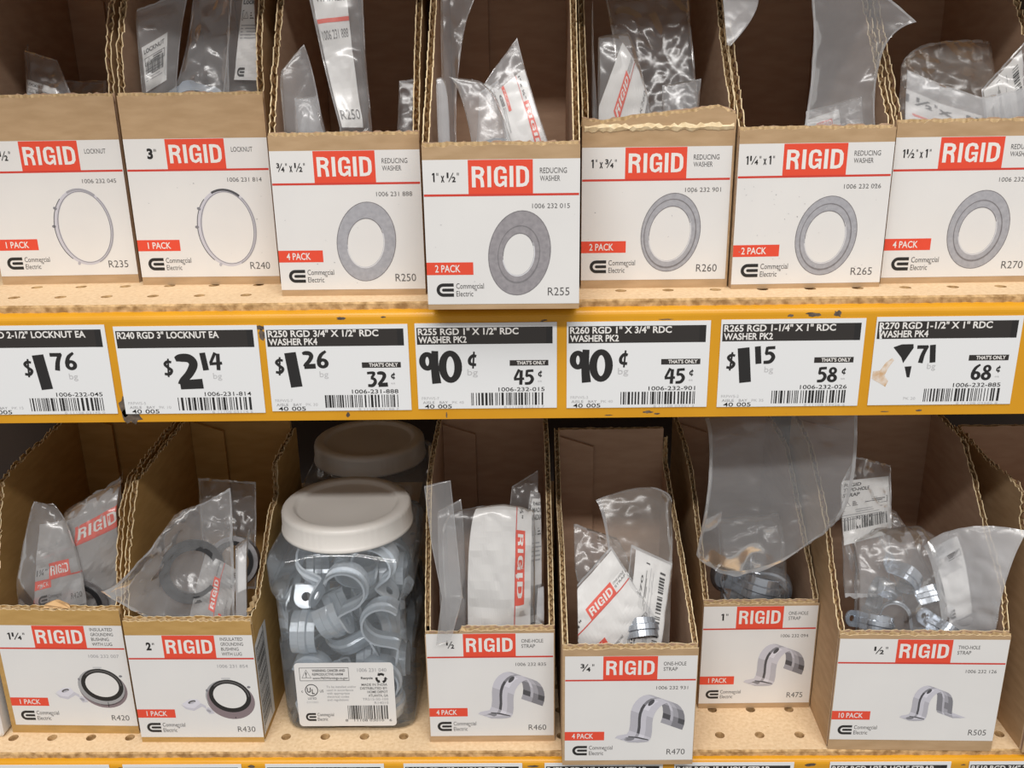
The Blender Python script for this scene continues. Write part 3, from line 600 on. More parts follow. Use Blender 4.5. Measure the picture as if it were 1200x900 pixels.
carton(29.7, -.4, -H, 79, -.4, 91, L43, [(0, 90), (22, 92), (49, 113), (68, 129), (86, 134), (89, 156), (145, 160)], 145, sp('bushing', '2"', 6, BU, '1006 231 854', '1 PACK', 'R430'),
       'ochre open carton of 2 inch insulated grounding bushings beside the plastic jar', True, lab=(4.0, 79.6, 0, 79), seed=9, side_label=True, hb=172)
carton(215.2, -1.4, -H, 79.6, .4, 83.5, [(0, 83), (15, 104), (38, 140), (50, 158), (66, 164), (145, 168)], [(0, 84), (30, 112), (60, 140), (95, 164), (145, 168)], 145, sp('strap', '\u00bd', 5.5, OH, '1006 232 835', '4 PACK', 'R460'),
       'open carton of 1/2 inch one-hole straps between the jar and the taller front carton', lab=(4.6, 80, .6, 79), seed=10,
       front_cut=[(0, 80), (20, 79.6), (22.5, 83.5), (79.6, 83.5)])
carton(298.8, -22.7, -H, 80, .3, 84.5, [(0, 85), (33, 103), (52, 120), (100, 128), (138, 166), (143, 167)], [(0, 85), (36, 101), (66, 114), (103, 127), (139, 142), (142, 160)], 143, sp('strap', '\u00be"', 8.5, OH, '1006 232 931', '4 PACK', 'R470'),
       'open carton of 3/4 inch one-hole straps jutting over the bottom yellow beam', lab=(3.4, 78.2, 1.4, 79.6), seed=11, hb=167)
carton(391.6, 30.6, -H, 74, .6, 81, [(0, 81), (35, 112), (70, 140), (100, 150), (145, 155)], [(0, 81), (25, 100), (55, 122), (90, 150), (145, 155)], 145, sp('strap', '1"', 6.5, OH, '1006 232 094', '1 PACK', 'R475'),
       'open carton of 1 inch one-hole straps pushed further back on the lower shelf', lab=(4.0, 78, 0, 73.4), seed=12)
carton(465.4, -9.4, -H, 100.6, -1.2, 84.5, [(0, 84.5), (23, 101), (47, 129), (62, 141), (100, 165), (145, 172)], [(0, 86), (15, 107), (47, 132), (69, 153), (93, 172), (145, 174)], 145, sp('strap2', '\u00bd"', 8.5, ['TWO-HOLE', 'STRAP'], '1006 232 126', '10 PACK', 'R505'),
       'wide open carton of 1/2 inch two-hole straps at the lower right', lab=(7.6, 80.4, .3, 100.4), seed=13)
carton(584.5, -13, -H, 98, .4, 85, [(0, 85), (30, 120), (46, 137), (48, 153), (60, 157), (93, 156), (145, 162)], [(0, 85), (60, 140), (145, 162)], 145, None,
       'brown carton at the right picture edge showing only its bare side', seed=14, flap=False)

mb = MB(); prof = []
for cx, cz, a0 in ((74, 82, 0), (3, 82, 90), (3, 3, 180), (74, 3, 270)):
    for k in range(5): q = math.radians(a0+22.5*k); prof.append((cx+3*math.cos(q), cz+3*math.sin(q)))
n = len(prof); vs = [(x, y, z) for y, g in ((0, 1.2), (1.2, 0), (120, 0)) for x, z in [(38.5+(p-38.5)*(1-g/40), 42.5+(q-42.5)*(1-g/40)) for p, q in prof]]
mb.add(vs, [tuple(range(n))]+[(j*n+i, j*n+(i+1) % n, (j+1)*n+(i+1) % n, (j+1)*n+i) for j in (0, 1) for i in range(n)]+[tuple(range(2*n, 3*n))[::-1]], mat('white_coated_board', (.78, .78, .78), .4))
tag(mb.build('white_carton', loc=(-139.6, 4, -H), smooth=False), 'white rounded carton corner at the bottom left picture corner', 'carton')

# ------------------------------------------------------------------ hardware
def strap_shape(M, two=False, k=1.0, xf=None, mb=None):
    """ribbed conduit strap: pierced foot, rise, arch (and a second foot); local mm"""
    mb = mb or MB(); xf = xf or Matrix.Identity(4); T = 1.2; W2 = 7.0
    def add(vs, fs): mb.add([xf @ Vector((x*k, y*k, z*k)) for x, y, z in vs], fs, M)
    def foot(sx, ox):
        n = 32; vs = []
        for i in range(n):
            a = 2*math.pi*i/n; c, d = math.cos(a), math.sin(a)
            q = W2 if c <= 0.001 else min(W2/max(abs(d), 1e-6), W2/max(c, 1e-6))
            for z in (0, T): vs += [(ox+sx*q*c, q*d, z), (ox+sx*2.7*c, 2.7*d, z)]
        f = []
        for i in range(n):
            a, b = 4*i, 4*((i+1) % n)
            f += [(a+2, b+2, b+3, a+3), (b, a, a+1, b+1), (a, b, b+2, a+2), (b+1, a+1, a+3, b+3)]
        add(vs, f)
    foot(1, -16.0)
    path = [(-9, 0), (-8.0, .5), (-7.3, 2.2), (-7, 6)]+[(4+11*math.cos(math.radians(t)), 11+11*math.sin(math.radians(t))) for t in range(180, -1 if two else -41, -12)]
    if two: path += [(15, 6), (15.3, 2.2), (16, .5), (17, 0)]; foot(-1, 24.0)
    ys = (-W2, -2.6, -1.8, 1.8, 2.6, W2); n = len(path); m_ = len(ys); vs = []
    for i, (x, z) in enumerate(path):
        a, b = path[max(i-1, 0)], path[min(i+1, n-1)]; tx, tz = b[0]-a[0], b[1]-a[1]; l = math.hypot(tx, tz); nx, nz = -tz/l, tx/l
        e = min(1, i/3, (n-1-i)/3)
        for off in (0, T):
            for j, y in enumerate(ys): o = off+(1.3*e if j in (2, 3) else 0); vs.append((x+nx*o, y, z+nz*o))
    f = []
    for i in range(n-1):
        a, b = i*2*m_, (i+1)*2*m_
        for j in range(m_-1): f += [(a+j, a+j+1, b+j+1, b+j), (b+m_+j, b+m_+j+1, a+m_+j+1, a+m_+j)]
        f += [(a, b, b+m_, a+m_), (b+m_-1, a+m_-1, a+2*m_-1, b+2*m_-1)]
    f += [(j+1, j, m_+j, m_+j+1) for j in range(m_-1)]; a = (n-1)*2*m_; f += [(a+j, a+j+1, a+m_+j+1, a+m_+j) for j in range(m_-1)]
    add(vs, f); return mb
def ring_shape(M, ro, ri, t, xf, step=0.0, lugs=0, mb=None, M2=None):
    mb = mb or MB(); n = 56
    rm = (ro+ri)/2; prof = [(ro, 0), (ro, t), (rm+.6, t), (rm, t-step), (ri, t-step), (ri, -step), (rm, -step), (rm+.6, 0)]; k = len(prof); vs = []
    for i in range(n):
        a = 2*math.pi*i/n; b = 1.6 if lugs and (i % (n//lugs)) < 3 else 0
        for r, z in prof: rr = r+(b if r == ro else 0); vs.append(xf @ Vector((rr*math.cos(a), rr*math.sin(a), z)))
    mb.add(vs, [(i*k+j, ((i+1) % n)*k+j, ((i+1) % n)*k+(j+1) % k, i*k+(j+1) % k) for i in range(n) for j in range(k)], M)
    if M2:
        prof = [(ri+.2, -1.5), (ri+.2, t+1.2), (ri-2.6, t+1.2), (ri-2.6, -1.5)]; k = 4; vs = []
        for i in range(n):
            a = 2*math.pi*i/n
            for r, z in prof: vs.append(xf @ Vector((r*math.cos(a), r*math.sin(a), z)))
        mb.add(vs, [(i*k+j, ((i+1) % n)*k+j, ((i+1) % n)*k+(j+1) % k, i*k+(j+1) % k) for i in range(n) for j in range(k)], M2)
    return mb

# ------------------------------------------------------------------ plastic jars of straps
def jar_section(h):
    """half width, half depth, corner radius, side pinch at height h"""
    K = [(0, 39.5, 39, 9), (2.5, 42, 41.5, 11), (8, 43, 42.5, 12), (60, 43.3, 43, 12), (68, 43.3, 43, 12), (97, 43.6, 43.4, 12), (103, 45.2, 44.2, 12), (121, 45.6, 44.6, 12), (125, 44.2, 43.2, 13), (128.5, 41, 41, 28), (130, 39.2, 39.2, 39.1), (136, 39.2, 39.2, 39.1)]
    for (h0, *a), (h1, *b) in zip(K, K[1:]):
        if h <= h1: t = (h-h0)/(h1-h0); return [p+(q-p)*t for p, q in zip(a, b)]
    return K[-1][1:]
def jar(loc, rz, label, with_label):
    root = thing('plastic_jar', loc, label, 'plastic jar', 'lidded plastic jars of straps', rz)
    mb = MB(); hs = [0, 1.2, 2.5, 5, 8, 20, 35, 50, 60, 63, 66, 68, 72, 80, 90, 94, 97, 99, 101, 103, 112, 119, 121, 123, 125, 127, 128.5, 129.3, 130, 133, 136]
    n = 96; vs = []
    for h in hs:
        a, b, r = jar_section(h)
        for i in range(n):
            t = 2*math.pi*i/n; q = i/n*4; k = int(q); f = q-k
            # rounded rectangle walked side by side: half a side, corner, half a side
            L1, L2 = (b-r, a-r) if k % 2 == 0 else (a-r, b-r); arc = r*math.pi/2; tot = L1+arc+L2; d = f*tot
            if k % 2 == 0: A, B_ = a, b
            else: A, B_ = b, a
            if d < L1: x, y = A, d
            elif d < L1+arc: g = (d-L1)/r; x, y = A-r+r*math.cos(g), B_-r+r*math.sin(g)
            else: x, y = A-r-(d-L1-arc), B_
            for _ in range(k): x, y = -y, x
            # hand grips pinched into both sides
            if 63 < h < 99:
                g = min(1, (h-62)/5, (99.5-h)/4); s_ = 1 if x > 0 else -1
                if abs(x) > 30 and abs(y) < 39.5: x = s_*(abs(x)-7.5*g*max(0, min(1, (39.5-abs(y))/3))*max(0, min(1, (abs(x)-30)/4)))
            # arched foot at the front
            if h < 4 and abs(x) < 19 and abs(y) > 30: hh = max(h, 4.2*(1-(x/19)**2))
            else: hh = h
            vs.append((x, y, hh))
    m_ = len(hs)
    mb.add(vs, [(j*n+i, j*n+(i+1) % n, (j+1)*n+(i+1) % n, (j+1)*n+i) for j in range(m_-1) for i in range(n)]+[tuple(range(n))[::-1]], JARPET)
    body = mb.build('jar_body', root, smooth=True)
    mb = MB(); R = 41.2; prof = [(39.6, 129.2), (R+.8, 129.2), (R+1, 130), (R+.7, 131.6), (R, 132), (R, 141), (R-.4, 143), (R-1.8, 144.2), (R-7, 144.4), (R-8, 143.9), (R-9, 142.4), (R-10.5, 142), (13, 142.1), (0.01, 142.2)]
    n = 180; k = len(prof); vs = []
    for i in range(n):
        a = 2*math.pi*i/n; g = (.22 if (i % 3 == 0 and (i//12) % 2 == 0) else 0)
        for j, (r, z) in enumerate(prof): rr = r+(g if 4 <= j <= 6 else 0); vs.append((rr*math.cos(a), rr*math.sin(a), z))
    mb.add(vs, [(i*k+j, ((i+1) % n)*k+j, ((i+1) % n)*k+j+1, i*k+j+1) for i in range(n) for j in range(k-1)], LID)
    lid = mb.build('lid', root, smooth=True)
    if with_label:
        a = Art(); a.rrect(0, 0, 63, 41, 2.5, PAPER, 0)
        a.frame(3, 29.5, 34.5, 38, .3, DKGREY); a.stroke([(4.5, 31.5, .4), (7.4, 36.5, .4), (10.3, 31.5, .4)], DKGREY, 2, True); a.text(6.9, 32, '!', 3, BLACK, .7, .02)
        for i, t in enumerate(('WARNING: CANCER AND', 'REPRODUCTIVE HARM', 'www.P65Warnings.ca.gov')): a.text(11.2, 35.4-2.4*i, t, 1.5, DKGREY, (21, 19.5, 22.5)[i], .01 if i else .02)
        a.ring(9.8, 23.6, 4.2, 3.9, 3.7, 3.4, BLACK, 1); a.text(6.9, 22.2, 'U', 3.0, BLACK, 2.4, .02); a.text(9.9, 21.2, 'L', 3.0, BLACK, 1.8, .02); a.text(3.2, 22.2, 'c', 1.6, BLACK, 1); a.text(15, 22.2, 'US', 1.6, BLACK, 2.4)
        a.text(9.8, 17.6, 'LISTED', 1.3, DKGREY, 5.5, align='c'); a.text(9.8, 15.2, 'E307880', 1.2, LTGREY, 7.5, align='c')
        for i, t in enumerate(('To be installed and/or', 'used in accordance', 'with appropriate', 'electrical codes', 'and regulations')): a.text(19.5, 25-2.1*i, t, 1.4, MIDGREY, (19, 17, 14.5, 14, 13.5)[i])
        a.text(58.5, 35.2, '1006 231 040', 2.2, MIDGREY, 18.5, align='r'); a.text(49.5, 30.5, 'Recycle', 1.4, BLACK, 7.5, .02, align='r')
        for q in (90, 210, 330):
            w0 = math.radians(q); pts = [(54.8+3.0*math.cos(w0+math.radians(t)), 31+2.7*math.sin(w0+math.radians(t)), 1.5) for t in (-42, -10, 20)]; a.stroke(pts, BLACK)
            x1, y1, _ = pts[-1]; e = w0+math.radians(48); a.poly([(x1+1.4*math.cos(w0+.4), y1+1.4*math.sin(w0+.4)), (54.8+3*math.cos(e), 31+2.7*math.sin(e)), (x1-1.4*math.cos(w0+.4), y1-1.4*math.sin(w0+.4))], BLACK)
        for i, t in enumerate(('MADE IN INDIA', 'DISTRIBUTED BY:', 'HOME DEPOT', 'ATLANTA, GA', 'TR515-50-100', 'R14010')): a.text(58.5, 26.2-2.35*i, t, 1.5, DKGREY if i < 4 else MIDGREY, (16.5, 17.5, 13, 12.5, 16.5, 9)[i], .006 if i < 4 else 0, align='r')
        a.barcode(32, 4.5, 58, 13.5, 31); a.text(30, 3.0, '8   11108 03010   6', 1.5, DKGREY, 30)
        a.logo(4.5, 3.5, 5.2)
        mb = MB(); a.build(mb, lambda px, py, l: (-32.5+px, -43.2-l, 5.0+py*1.17))
        mb.build('printed_label', body)
    return root, body
JAR = (162.3, 51.5, -H); JARZ = math.radians(.2)
jar(JAR, JARZ, 'clear plastic jar with white lid, full of straps, in front of the shaded jar', True)
jar((159.5, 163, -H), math.radians(1.2), 'shaded clear jar with white lid standing behind the front jar', False)
from math import radians as rad
BAKED = [(-2.6, -13.4, 12.6, 0.674, 0.675, -0.211, -0.211), (-9.7, 17.3, 12.6, 0.172, 0.175, -0.688, -0.683), (8.1, -33.3, 27.7, 0.937, 0.001, 0.35, -0.0), (10.7, 5.1, 32.1, 0.255, -0.659, 0.66, 0.254), (6.4, -26.2, 12.6, 0.573, -0.575, 0.414, -0.412), (-26.6, 23.5, 57.2, 0.708, 0.051, -0.054, 0.702), (-6.5, -5.9, 38.3, 0.482, -0.241, -0.755, 0.374), (-22.7, -0.2, 22.7, 0.092, 0.263, 0.535, 0.797), (26.8, -7.1, 15.4, 0.691, -0.149, -0.149, -0.691), (10.7, 1.9, 28.8, 0.653, 0.271, 0.271, -0.654), (3.2, 11.2, 49.0, 0.596, -0.478, -0.548, 0.34), (9.2, -14.1, 61.3, 0.372, -0.388, -0.74, 0.405), (-20.2, 19.5, 68.6, 0.415, 0.496, 0.484, 0.589), (-36.3, -33.3, 30.7, 0.0, -0.644, -0.0, -0.765), (9.7, 33.3, 75.3, 0.969, 0.0, 0.245, -0.0), (26.8, 41.1, 24.4, 0.5, 0.5, 0.5, -0.501), (-13.8, -17.8, 86.3, 0.045, -0.665, 0.694, -0.271), (34.8, 17.2, 52.6, 0.606, -0.464, -0.428, 0.483), (-10.1, -14.6, 101.0, 0.734, -0.405, -0.477, 0.264), (-26.7, -16.3, 56.2, 0.686, 0.173, 0.17, -0.686), (36.3, -33.3, 70.0, 0.764, 0.0, -0.645, 0.0), (-5.2, -0.0, 81.4, 0.266, 0.43, 0.552, 0.663), (13.5, -3.1, 48.8, 0.87, 0.039, 0.214, -0.442), (-4.4, 33.3, 45.8, 0.0, -0.989, 0.0, -0.151), (-9.1, 31.5, 88.6, 0.995, -0.028, -0.088, -0.04), (26.8, 3.5, 76.4, 0.684, -0.18, -0.178, -0.684), (14.0, -15.6, 101.3, 0.08, 0.39, -0.123, 0.909), (10.5, -14.9, 112.6, 0.223, -0.904, -0.079, 0.357), (-26.8, -6.3, 98.5, 0.253, -0.66, -0.66, -0.253), (-6.9, -33.3, 92.3, 0.0, -0.528, 0.0, -0.849)]
jr = random.Random(11)
me_s = None; first = None
for i, (px, py, pz, qw, qx, qy, qz) in enumerate(BAKED):
    if first is None:
        o = first = strap_shape(ZINC, k=1.12).build('pipe_strap', smooth=False)
    else:
        o = first.copy(); col.objects.link(o)
    o.rotation_mode = 'QUATERNION'; o.rotation_quaternion = (qw, qx, qy, qz); o.location = (Vector(JAR)+Vector((px, py, pz)))*S
    tag(o, 'shiny zinc one-hole pipe strap heaped inside the front clear plastic jar', 'pipe strap', 'zinc straps inside the front clear jar')
me_s = None
for i, (px, py, pz, qw, qx, qy, qz) in enumerate(BAKED[:14]):
    o = first.copy(); col.objects.link(o); o.rotation_quaternion = (qw, qx, qy, qz); o.location = (Vector((159.5, 163, -H))+Vector((px, py, pz)))*S
    tag(o, 'dim zinc pipe strap inside the shaded rear jar', 'pipe strap', 'straps inside the shaded rear jar')

# ------------------------------------------------------------------ bagged parts in the cartons
BIN = dict(R235=(-23.2, 33.1, 0, 78.5, 0.02618), R240=(60.3, 28.2, 0, 79, -0.01396), R250=(148.1, -3.7, 0, 77.5, -0.01047), R255=(230.2, -37.4, 0, 75.6, -0.01571), R260=(309.3, 6.1, 0, 79.2, -0.00524), R265=(389.6, .4, 0, 80, 0.02094), R270=(472.8, 9.3, 0, 81, 0.01396),
           R420=(-59.4, 9.4, -H, 84, -0.02094), R430=(29.7, -.4, -H, 79, -0.00698), R460=(215.2, -1.4, -H, 79.6, 0.00698), R470=(298.8, -22.7, -H, 80, 0.00524), R475=(391.6, 30.6, -H, 74, 0.01047), R505=(465.4, -9.4, -H, 100.6, -0.02094))
def lag(c, t):
    n = len(c)
    if n == 1: return c[0]
    if n == 2: return c[0]*(1-t)+c[1]*t
    if n == 3: return c[0]*(2*(t-.5)*(t-1))+c[1]*(-4*t*(t-1))+c[2]*(2*t*(t-.5))
    q = t*(n-1); k = min(int(q), n-2); f = q-k; f = f*f*(3-2*f); return c[k]*(1-f)+c[k+1]*f
class Bag:
    def __init__(s, bin_, rows, th=4, amp=1.5, seed=1, freq=.05, free=False):
        b = BIN[bin_]; s.bin = b; s.free = free
        s.c = [[at(u, v, b[1]+dy) for u, v, dy in r] for r in rows]; s.th, s.amp, s.seed, s.fq = th, amp, seed, freq
    def mid(s, a, b): return lag([lag(r, a) for r in s.c], b)
    def nrm(s, a, b):
        e = .02; du = s.mid(min(a+e, 1), b)-s.mid(max(a-e, 0), b); dv = s.mid(a, min(b+e, 1))-s.mid(a, max(b-e, 0)); n = du.cross(dv)
        n = n.normalized() if n.length > 1e-9 else Vector((0, -1, 0)); return n if n.y < 0 or abs(n.y) < .05 and n.z > 0 else -n
    def pt(s, a, b, side=1, gap=0.0):
        p = s.keep(s.mid(a, b), 4.6+s.th/2+s.amp, 5, 0 if s.free else 1); n = s.nrm(a, b); bul = max(0.0, math.sin(math.pi*min(max(a, 0), 1)))**.5*max(0.0, math.sin(math.pi*min(max(b, 0), 1)))**.5
        q = p*s.fq+Vector((s.seed*7.7, s.seed*3.3, 0 if side > 0 else 5.5))
        w = noise.noise(q)*1.2+(abs(noise.noise(q*1.9))-.25)*1.2+(abs(noise.noise(q*3.9+Vector((3, 1, 2))))-.2)*.22
        edge = .45+.55*min(1, min(a, 1-a)*6+.2)
        p = p+n*(side*(s.th/2*bul)+w*s.amp*edge+gap)
        return s.keep(p, 3.9, 4.0, 0 if s.free else 1)
    def keep(s, p, m, mz, on=1):
        x0, y0, z0, wd, yaw = s.bin; c, d = math.cos(yaw), math.sin(yaw)
        if on:
            lx, ly = (p.x-x0)*c+(p.y-y0)*d, -(p.x-x0)*d+(p.y-y0)*c
            lx = min(max(lx, m), wd-m); ly = min(max(ly, m), 138-m); p.x, p.y = x0+lx*c-ly*d, y0+lx*d+ly*c
        p.z = max(p.z, z0+mz); return p
    def film(s, n=44, m=48, layers=(1, -1), M=None):
        mb = MB()
        for side in layers:
            vs = []
            for j in range(m+1):
                for i in range(n+1):
                    a, b = i/n, j/m
                    if j in (0, m): b += .012*noise.noise(Vector((a*9, s.seed, j)))
                    vs.append(s.pt(a, b, side))
            edge = lambda i, j: i in (0, n-1) or j in (0, m-1)
            for M_, want in ((M, False), (FILM_EDGE, True)):
                mb.add(vs, [(j*(n+1)+i, j*(n+1)+i+1, (j+1)*(n+1)+i+1, (j+1)*(n+1)+i) for j in range(m) for i in range(n) if edge(i, j) == want], M_)
        return mb
def shift(mb, base): mb.v = [(x-base.x, y-base.y, z-base.z) for x, y, z in (Vector(p) for p in mb.v)]; return mb
def make_bag(name, label, cat, bin_, rows, th=4, amp=1.5, seed=1, M=None, inserts=(), hardware=(), free=False, freq=.05, layers=(1, -1), group='bagged fittings in the cartons'):
    bg = Bag(bin_, rows, th, amp, seed, freq, free); base = bg.mid(.5, 1.0); base.z = max(base.z, bg.bin[2]+4)
    root = thing(name, base, label, cat, group)
    shift(bg.film(M=M or FILM, layers=layers), base).build('bag_film', root, smooth=True)
    for art, (w, h), (tl, tr, bl) in inserts:
        def fn(px, py, l, w=w, h=h, tl=tl, tr=tr, bl=bl):
            u, v = px/w, 1-py/h; a = tl[0]+(tr[0]-tl[0])*u+(bl[0]-tl[0])*v; b = tl[1]+(tr[1]-tl[1])*u+(bl[1]-tl[1])*v
            return bg.pt(a, b, 1, -1.0+2.0*l)
        mb = MB(); art.build(mb, fn, lift=.07); shift(mb, base).build('printed_insert', root)
    for kind, a, b, eul, k, *M_ in hardware:
        p = bg.mid(a, b); p = bg.keep(p, 25*k, 26*k)
        xf = Matrix.Translation(p) @ Matrix.Rotation(rad(eul[2]), 4, 'Z') @ Matrix.Rotation(rad(eul[1]), 4, 'Y') @ Matrix.Rotation(rad(eul[0]), 4, 'X')
        nn = bg.nrm(min(max(a, .05), .95), min(max(b, .05), .95)); p = bg.keep(p-nn*(5 if bg.free or kind.startswith('strap') else 2), (31 if kind.startswith('strap') else 25)*k if not bg.free else 12, 28*k if kind.startswith('strap') else 22*k)
        xf = Matrix.Translation(p) @ (nn.to_track_quat('Z', 'Y').to_matrix().to_4x4() if not kind.startswith('strap') else Matrix.Rotation(rad(eul[2]), 4, 'Z') @ Matrix.Rotation(rad(eul[1]), 4, 'Y') @ Matrix.Rotation(rad(eul[0]), 4, 'X'))
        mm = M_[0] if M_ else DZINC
        if kind == 'strap': mb = strap_shape(mm, k=k, xf=xf)
        elif kind == 'strap2': mb = strap_shape(mm, two=True, k=k, xf=xf)
        elif kind == 'washer': mb = ring_shape(mm, 19*k, 12*k, 1.8, xf, step=1.2)
        elif kind == 'locknut': mb = ring_shape(mm, 22*k, 18*k, 4, xf, lugs=8)
        else: mb = ring_shape(mm, 21*k, 17*k, 7, xf, M2=RUBBER)
        shift(mb, base).build({'strap2': 'strap', 'bushing': 'grounding_bushing'}.get(kind, kind), root)
    return root
def front_art(size, rows, code, number='', red_top=.70, w=40, h=60, paper=None, plain=False):
    a = Art(); a.rect(0, 0, w, h, paper or PAPER, 0, 22, 30); y = h*red_top
    a.rect(w*.30, y, w*.76, y+10, RED, 1, 12, 6); a.rect(0, y-.5, w, y+.5, REDLINE, 1, 22, 1)
    a.rigid(w*.33, y+2, w*.73, y+8, WHITEINK); a.text(w*.03, y+3.5, size, 3.4, BLACK, min(w*.25, 3*len(size)), .02)
    if plain: return a
    for i, t in enumerate(rows): a.text(w*.78, y+6.3-2.6*i, t, 1.7, BLACK, w*.2)
    a.text(w*.95, y-5, number, 2, DKGREY, w*.5, align='r'); a.rect(0, h*.22, w*.33, h*.22+5, RED, 1, 4, 2); a.text(w*.06, h*.22+1.2, 'PACK', 2.6, WHITEINK, w*.22)
    a.logo(w*.08, h*.07, 5.2); a.text(w*.95, h*.07, code, 3, DKGREY, 9, align='r'); return a
def back_art(rows, seed=1, w=30, h=60, bars=True, mark=True, paper=None):
    a = Art(); a.rect(0, 0, w, h, paper or PAPER, 0, 18, 30); y = h-6
    for t in rows: a.text(1.5, y, t, 3.0, BLACK, min(w-3, 2.3*len(t)), .015); y -= 4.6
    a.frame(1.5, y-4, w-2, y+1.5, .35, BLACK); a.stroke([(3, y-3, .4), (5, y+.6, .4), (7, y-3, .4)], BLACK, 2, True)
    for i in range(3): a.rect(8.5, y-.4-1.4*i, w-4-2*i, y+.3-1.4*i, DKGREY, 1)
    y -= 7
    for i in range(5): a.rect(1.5, y-1.7*i, w-3-((i*5+seed) % 7), y+.6-1.7*i, MIDGREY, 1, 3)
    if bars: a.barcode(2, 9, w-3, 18, seed)
    if mark: a.logo(2, 2, 5, words=None)
    return a
def strip_art(rows, w=24, h=60):
    a = Art(); a.rect(0, 0, w, h, PAPER, 0, 18, 30)
    for y, t, c, k in rows:
        if t is None: a.rect(0, y, w, y+c, RED, 1, 6, 1)
        else: a.text(w*.5, y, t, c, BLACK if k else DKGREY, w*.85, .02*k, align='c')
    return a
FULL = ((.04, .05), (.96, .05), (.04, .95))
WB = 'bagged reducing washer'; CAT = 'bagged fitting'

make_bag('bagged_locknut', 'dim clear bag with a folded peak in the leftmost upper carton', CAT, 'R235', [[(2, 52, 60), (66, 70, 55)], [(-20, 150, 45), (108, 165, 40)]], 5, 2.5, 3,
         inserts=[(back_art(['LOCKNUT'], 3), (30, 60), ((.45, .35), (.85, .40), (.40, .98)))], hardware=[('locknut', .5, .9, (70, 0, 20), .9)])
make_bag('bagged_locknut', 'dark clear bag leaning low at the back of the leftmost upper carton', CAT, 'R235', [[(-20, 95, 80), (125, 95, 80)], [(-20, 165, 60), (125, 165, 60)]], 6, 2.5, 4)
make_bag('bagged_locknut', 'clear bag with a barcode corner at the left of the 3 inch locknut carton', CAT, 'R240', [[(141, 18, 22), (222, -12, 30)], [(150, 70, 18), (210, 60, 26)], [(162, 150, 14), (205, 160, 22)]], 3, 1.4, 5, FILM,
         inserts=[(back_art(['LOCKNUT'], 9, 20, 30, True, False), (20, 30), ((.28, .42), (.75, .34), (.30, .76)))])
make_bag('bagged_locknut', 'crumpled clear bag in the middle of the 3 inch locknut carton', CAT, 'R240', [[(228, -25, 36), (272, -25, 34)], [(215, 70, 30), (268, 60, 30)], [(188, 140, 24), (270, 150, 24)]], 5, 2.2, 6,
         hardware=[('locknut', .5, 1.0, (75, 0, 10), 1.0)])
make_bag('bagged_locknut', 'bag with black warning print at the right of the 3 inch locknut carton', CAT, 'R240', [[(272, -30, 30), (322, -30, 30)], [(266, 60, 26), (316, 60, 26)], [(258, 140, 22), (310, 145, 22)]], 4, 1.2, 7, FILM_THIN,
         inserts=[(back_art(['RIGID', 'Locknut'], 5, 26, 52, False), (26, 52), ((.30, .06), (1.0, .06), (.22, .70)))])
make_bag('bagged_washer', 'tall bag with a white printed strip standing in the left of its carton', CAT, 'R250', [[(356, -30, 30), (424, -30, 34)], [(378, 70, 22), (428, 60, 28)], [(398, 150, 14), (436, 150, 22)], [(396, 215, 12), (440, 215, 20)]], 5, 1.3, 8, FILM,
         inserts=[(strip_art([(50, 'WASHER', 3, 1), (44.5, None, 1.1, 0), (40, '1006 231 888', 2.6, 0), (6, 'R250', 3.6, 0)]), (24, 60), ((.06, .02), (.70, .02), (.06, .66)))])
make_bag('bagged_washer', 'milky bag corner leaning on the torn left wall of its carton', CAT, 'R250', [[(318, 95, 10), (356, 52, 22)], [(312, 120, 6), (372, 110, 18)], [(325, 215, 8), (385, 205, 14)]], 3, 1.0, 9, FILM)
make_bag('bagged_washer', 'small looped bag end sticking up beside the tall printed strip', CAT, 'R250', [[(345, 115, 16), (372, 112, 20)], [(345, 200, 12), (392, 200, 14)]], 10, 1.5, 10, FILM_MILK)
make_bag('bagged_washer', 'faint clear bag edge against the right wall of the washer four-pack carton', CAT, 'R250', [[(468, 95, 46), (488, 92, 46)], [(464, 200, 30), (488, 200, 30)]], 3, 1.0, 11, FILM_THIN)
make_bag('bagged_washer', 'tall clear film sheet at the left of the overhanging carton', CAT, 'R255', [[(506, -20, 50), (566, -20, 60)], [(508, 60, 40), (540, 60, 48)], [(512, 180, 26), (535, 190, 30)]], 3, 1.2, 12, FILM_THIN)
make_bag('bagged_washer', 'milky white bag fold at the left edge of the overhanging carton', CAT, 'R255', [[(498, 98, 14), (514, 98, 18)], [(502, 130, 12), (524, 110, 16)], [(508, 210, 10), (528, 210, 12)]], 3, .8, 13, FILM_MILK)
make_bag('bagged_washer', 'rounded clear bag leaning right in the middle of the overhanging carton', CAT, 'R255', [[(527, 90, 24), (556, 94, 26)], [(545, 130, 20), (585, 125, 22)], [(560, 215, 14), (612, 215, 16)]], 5, 1.0, 14, FILM, hardware=[('washer', .5, .95, (70, 0, -20), .9)])
make_bag('bagged_washer', 'clear bag with red printed corner leaning right in the overhanging carton', CAT, 'R255', [[(566, 100, 34), (606, 44, 38)], [(585, 130, 28), (624, 110, 30)], [(598, 215, 18), (655, 205, 20)]], 3, .9, 15, FILM,
         inserts=[(front_art('1" x \u00bd"', ['REDUCING', 'WASHER'], 'R255'), (40, 60), ((.98, .30), (.98, 1.05), (.05, .30)))])
make_bag('bagged_washer', 'small clear film tip behind the leaning red-cornered bag', CAT, 'R255', [[(562, 108, 44), (584, 94, 46)], [(556, 205, 24), (600, 205, 26)]], 3, 1.0, 16, FILM)
